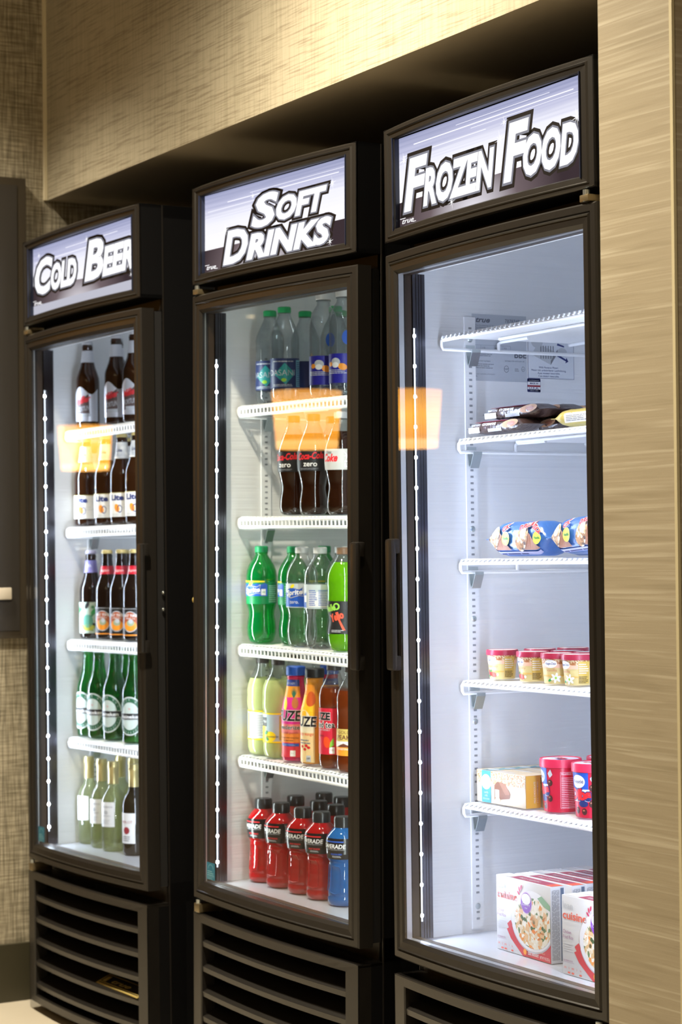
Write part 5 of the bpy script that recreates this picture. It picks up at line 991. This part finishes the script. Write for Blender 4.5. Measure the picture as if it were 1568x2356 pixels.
TUB = [(0.0, 0.002), (0.029, 0.0), (0.0315, 0.001), (0.0362, 0.086), (0.0366, 0.088)]
def tub():
    t = thing('ice_cream_tub'); rd = P('crimson_tub_print', (0.62, 0.015, 0.055), 0.28); MB().lathe(TUB, rd, 44).build('tub', t, 60)
    MB().lathe([(0.0372, 0.0825), (0.0392, 0.083), (0.0396, 0.0955), (0.0385, 0.0985), (0.0365, 0.0970), (0.0, 0.0970)], P('crimson_lid', (0.66, 0.03, 0.09), 0.35), 48).build('lid', t, 50)
    mb = MB(); p = Print(mb, lambda u, v, d: Vector((u, v, 0.0971 + d)), 0.0002); p.oval(0, 0, 0.034, 0.034, PM('pale_lilac_lid', (0.60, 0.60, 0.78)), 0, 24); p.oval(-0.008, 0.002, 0.014, 0.010, white, 1); p.oval(0.012, -0.006, 0.012, 0.010, navy, 1); p.text('Dibs', 0, -0.004, 0.014, red, 2, 0.034, off=0.05, align='C'); mb.build('lid_print', t)
    mb = MB(); R0 = 0.034; p = Print(mb, wrap(TUB, R0, 0.0004), 0.00014)
    p.rect(arc(R0, -85), 0.052, arc(R0, 12), 0.082, blue, 0, 18, 2); p.rect(arc(R0, -85), 0.030, arc(R0, 15), 0.052, white, 0, 18, 2); p.rect(arc(R0, -85), 0.002, arc(R0, 10), 0.030, PM('crimson_b', (0.55, 0.01, 0.04)), 0, 18, 2)
    p.oval(-0.014, 0.066, 0.015, 0.012, white, 1, 18); p.text('Nestl\u00e9', -0.014, 0.063, 0.0065, navy, 2, 0.024, off=0.01, align='C'); p.text('Dibs', -0.012, 0.034, 0.018, navy, 1, 0.044, off=0.12, align='C'); p.text('Dibs', -0.012, 0.034, 0.018, red, 2, 0.044, off=0.06, align='C'); p.oval(-0.004, 0.026, 0.010, 0.006, navy, 2)
    for a, b in ((0.014, 0.055), (0.013, 0.026), (-0.018, 0.014), (-0.002, 0.012)): p.oval(a, b, 0.0055, 0.0062, PM('choco_bite', (0.07, 0.02, 0.02)), 2, 12); p.oval(a - 0.001, b + 0.002, 0.002, 0.0015, PM('rust_print', (0.5, 0.18, 0.1)), 3, 8)
    p.poly([(0.010, 0.072), (0.016, 0.080), (0.020, 0.070), (0.014, 0.064)], lgrey, 2)
    pk = PM('pink_white_print', (0.85, 0.55, 0.62)); p.ring(0.050, 0.041, 0.0, 0.0, 0, pk, 1)
    for a, b, c_, d in ((0.034, 0.008, 0.068, 0.0088), (0.034, 0.0742, 0.068, 0.075), (0.034, 0.008, 0.0346, 0.075), (0.0674, 0.008, 0.068, 0.075)): p.rect(a, b, c_, d, pk, 1, 6)
    p.text('Nutrition Facts', 0.051, 0.070, 0.0036, pk, 1, 0.030, off=0.03, align='C'); p.lines(0.036, 0.010, 0.066, 0.067, 17, pk, 1, 0.35, 0.2, 0.3)
    mb.build('tub_print', t); return t
g = 'red tubs of ice cream bites'
for x, y, r, lb in ((-0.080, 0.210, -4, 'red ice cream tub with nutrition panel, beside the ice cream boxes'), (0.024, 0.208, 28, 'red ice cream tub with blue emblem, cut by the door frame'), (-0.056, 0.300, 0, 'red ice cream tub behind, only its lid showing'), ):
    item('R', zR[4], x, y, r, 'tub', (), lb, 'ice cream', g)
# frozen dinner boxes
food = speckle('fried_rice_picture', [(0, (0.82, 0.76, 0.62)), (0.34, (0.70, 0.46, 0.22)), (0.46, (0.88, 0.84, 0.74)), (0.62, (0.85, 0.30, 0.06)), (0.72, (0.78, 0.62, 0.42)), (0.82, (0.10, 0.20, 0.07)), (0.92, (0.90, 0.86, 0.78))], 150)
def dinner():
    t = thing('frozen_dinner_box'); W_, D_, H_ = 0.184, 0.031, 0.138; ct = PM('white_carton', (0.68, 0.68, 0.70)); MB().bbox(0, W_, 0, D_, 0, H_, ct, 0.0008).build('carton', t)
    mb = MB(); p = Print(mb, flat((0, -0.0002, 0), (1, 0, 0), (0, 0, 1), (0, -1, 0)), 0.0002); vr = PM('vermilion_print', (0.80, 0.10, 0.06)); pl = PM('plum_text', (0.28, 0.06, 0.22)); nk = PM('napkin_red', (0.60, 0.02, 0.05)); p.mb.mat(ct)
    # everything that reaches the right edge is clipped there
    xr = W_ - 0.0008
    def clip_oval(cu, cv, ru, rv, m, L, n=30):
        uv = []; f = []
        for i in range(n + 1):
            tt = -math.cos(PI * i / n); u = min(cu + ru * tt, xr); te = (u - cu) / ru; h = math.sqrt(max(0, 1 - te * te)); uv += [(u, cv - rv * h), (u, cv + rv * h)]
        for i in range(n): f.append((2 * i, 2 * i + 2, 2 * i + 3, 2 * i + 1))
        p._add(uv, f, m, L)
    p.poly([(0.110, 0.0005), (xr, 0.0005), (xr, 0.034), (0.150, 0.034), (0.100, 0.016), (0.094, 0.010)], nk, 1)
    p.poly([(0.036, 0.042), (0.054, 0.050), (0.075, 0.030), (0.125, 0.0005), (0.090, 0.0005), (0.050, 0.026)], nk, 1); p.poly([(0.038, 0.052), (0.050, 0.060), (0.058, 0.052), (0.044, 0.044)], nk, 2)
    clip_oval(0.124, 0.066, 0.072, 0.056, PM('plate_shadow_print', (0.52, 0.50, 0.56)), 2); clip_oval(0.124, 0.068, 0.071, 0.055, PM('plate_print', (0.80, 0.80, 0.84)), 3); clip_oval(0.126, 0.064, 0.061, 0.046, food, 4)
    rn = random.Random(11)
    for i in range(30):
        a, q_ = rn.uniform(0, 2 * PI), math.sqrt(rn.random()); u, v_ = 0.126 + 0.052 * q_ * math.cos(a), 0.063 + 0.040 * q_ * math.sin(a)
        if u > 0.176: continue
        k = i % 3
        if k == 0: p.oval(u, v_, 0.0040, 0.0038, PM('pea_print', (0.05, 0.13, 0.05)), 5, 8)
        elif k == 1: p.oval(u, v_, 0.0065, 0.0022, PM('carrot_print', (0.88, 0.26, 0.05)), 5, 8, rn.uniform(-1.2, 1.2))
        else: p.poly([(u - .007, v_ - .005), (u + .006, v_ - .007), (u + .008, v_ + .004), (u - .003, v_ + .008)], PM('chicken_print', (0.80, 0.50, 0.26)), 5)
    p.poly([(0.142, 0.112), (0.156, 0.118), (xr, 0.104), (xr, 0.094), (0.160, 0.100)], PM('snow_pea_print', (0.22, 0.42, 0.24)), 4)
    p.oval(0.105, 0.099, 0.0195, 0.0205, PM('badge_rim', (0.75, 0.60, 0.80)), 5, 20); p.oval(0.105, 0.099, 0.0175, 0.0185, PM('violet_badge', (0.25, 0.06, 0.55)), 6, 20); p.oval(0.105, 0.106, 0.015, 0.010, white, 7, 16); p.text('Culinary', 0.105, 0.094, 0.0045, white, 8, 0.026, align='C'); p.text('Chef', 0.105, 0.088, 0.003, white, 8, align='C')
    for a, b, c_ in ((0.082, 0.121, 0.3), (0.088, 0.125, -0.3), (0.079, 0.114, 0.9)): p.oval(a, b, 0.0022, 0.0050, PM('rose_petal', (0.65, 0.03, 0.14)), 5, 8, c_)
    p.text('lean', 0.004, 0.1150, 0.0125, lgrey, 3, 0.030); p.text('cuisine', 0.004, 0.0975, 0.0135, vr, 3, 0.070, off=0.02); p.text('simple favorites', 0.004, 0.0885, 0.0050, PM('pale_grey_print', (0.62, 0.62, 0.62)), 3, 0.052, off=-0.01)
    p.text('Chicken', 0.004, 0.0720, 0.0060, pl, 3, 0.024); p.text('Fried Rice', 0.004, 0.0630, 0.0060, pl, 3, 0.030); p.rect(0.004, 0.0595, 0.034, 0.0598, lgrey, 3); p.lines(0.004, 0.042, 0.034, 0.058, 4, MATS['pale_grey_print'], 3, 0.4); p.text('NO PRESERVATIVES', 0.004, 0.0235, 0.0025, pl, 3, 0.028); p.rect(0.004, 0.0218, 0.036, 0.0221, pl, 3)
    for i in range(5):
        a = 0.009 + i * 0.0115; p.ring(a, 0.0105, 0.0048, 0.0062, 0.10, MATS['pale_grey_print'], 3, 14); p.text(('290', '5', '890', '3', '16')[i], a, 0.0105, 0.0035, vr, 4, align='C')
        if i in (1, 2, 4): p.oval(a, 0.0045, 0.0042, 0.0017, vr, 4, 10)
    p.oval(0.098, 0.009, 0.0055, 0.0055, orange, 3, 14); p.text('TRAY OVENABLE', 0.140, 0.0135, 0.0026, MATS['rose_band'] if 'rose_band' in MATS else white, 3, 0.050, align='C'); p.text('COOK THOROUGHLY', 0.126, 0.0055, 0.0052, white, 3, 0.036, off=0.02, align='C'); p.text('NET WT 9 OZ (255 g)', 0.164, 0.0045, 0.0048, white, 3, 0.032, align='C')
    mb.build('front_print', t)
    mb = MB(); p = Print(mb, flat((W_ + 0.0002, 0, 0), (0, 1, 0), (0, 0, 1), (1, 0, 0)), 0.0002)
    rn = random.Random(8)
    for i in range(7):
        v_ = 0.006
        while v_ < 0.130:
            l = rn.uniform(0.004, 0.014); p.rect(0.0025 + i * 0.0024, v_, 0.0025 + i * 0.0024 + 0.0011, min(v_ + l, 0.132), grey, 1); v_ += l + 0.0012
    p.rect(0.0210, 0.004, 0.0280, 0.135, PM('slate_blue_print', (0.10, 0.15, 0.24)), 1); p.text('CHICKEN FRIED RICE', 0.0255, 0.030, 0.0026, lgrey, 2, 0.040, rot=PI / 2); p.text('EASY TO PREPARE', 0.0255, 0.082, 0.0026, lgrey, 2, 0.034, rot=PI / 2); mb.build('side_print', t)
    mb = MB(); p = Print(mb, flat((0, 0, H_ + 0.0002), (1, 0, 0), (0, 1, 0), (0, 0, 1)), 0.0002); p.rect(0.045, 0.003, W_ - 0.006, D_ - 0.003, PM('maroon_top_print', (0.34, 0.04, 0.10)), 0); p.rect(W_ - 0.022, 0.003, W_ - 0.001, D_ - 0.003, vr, 1); p.text('lean cuisine', 0.060, 0.010, 0.011, MATS['pale_grey_print'], 1, 0.070); p.rect(0.001, 0.003, 0.044, D_ - 0.003, MATS['pale_grey_print'], 0); mb.build('top_print', t); return t
g = 'white frozen dinner boxes'
ords = ('foremost', 'second', 'third', 'fourth', 'fifth', 'rearmost')
for i, od in enumerate(ords):
    item('R', zR[5], -0.165 + (0, 0.010, 0.006, 0.008, 0.006, 0.004)[i], 0.119 + i * 0.0345, -1.5 if i == 0 else 0, 'dinner', (), 'white frozen dinner box, %s in the left row on the freezer floor' % od, 'box', g)
for i, od in enumerate(('foremost', 'second', 'third')):
    item('R', zR[5], 0.094, 0.086 + i * 0.033, 0, 'dinner', (), 'white frozen dinner box, %s in the right row, cut by the door frame' % od, 'box', g)
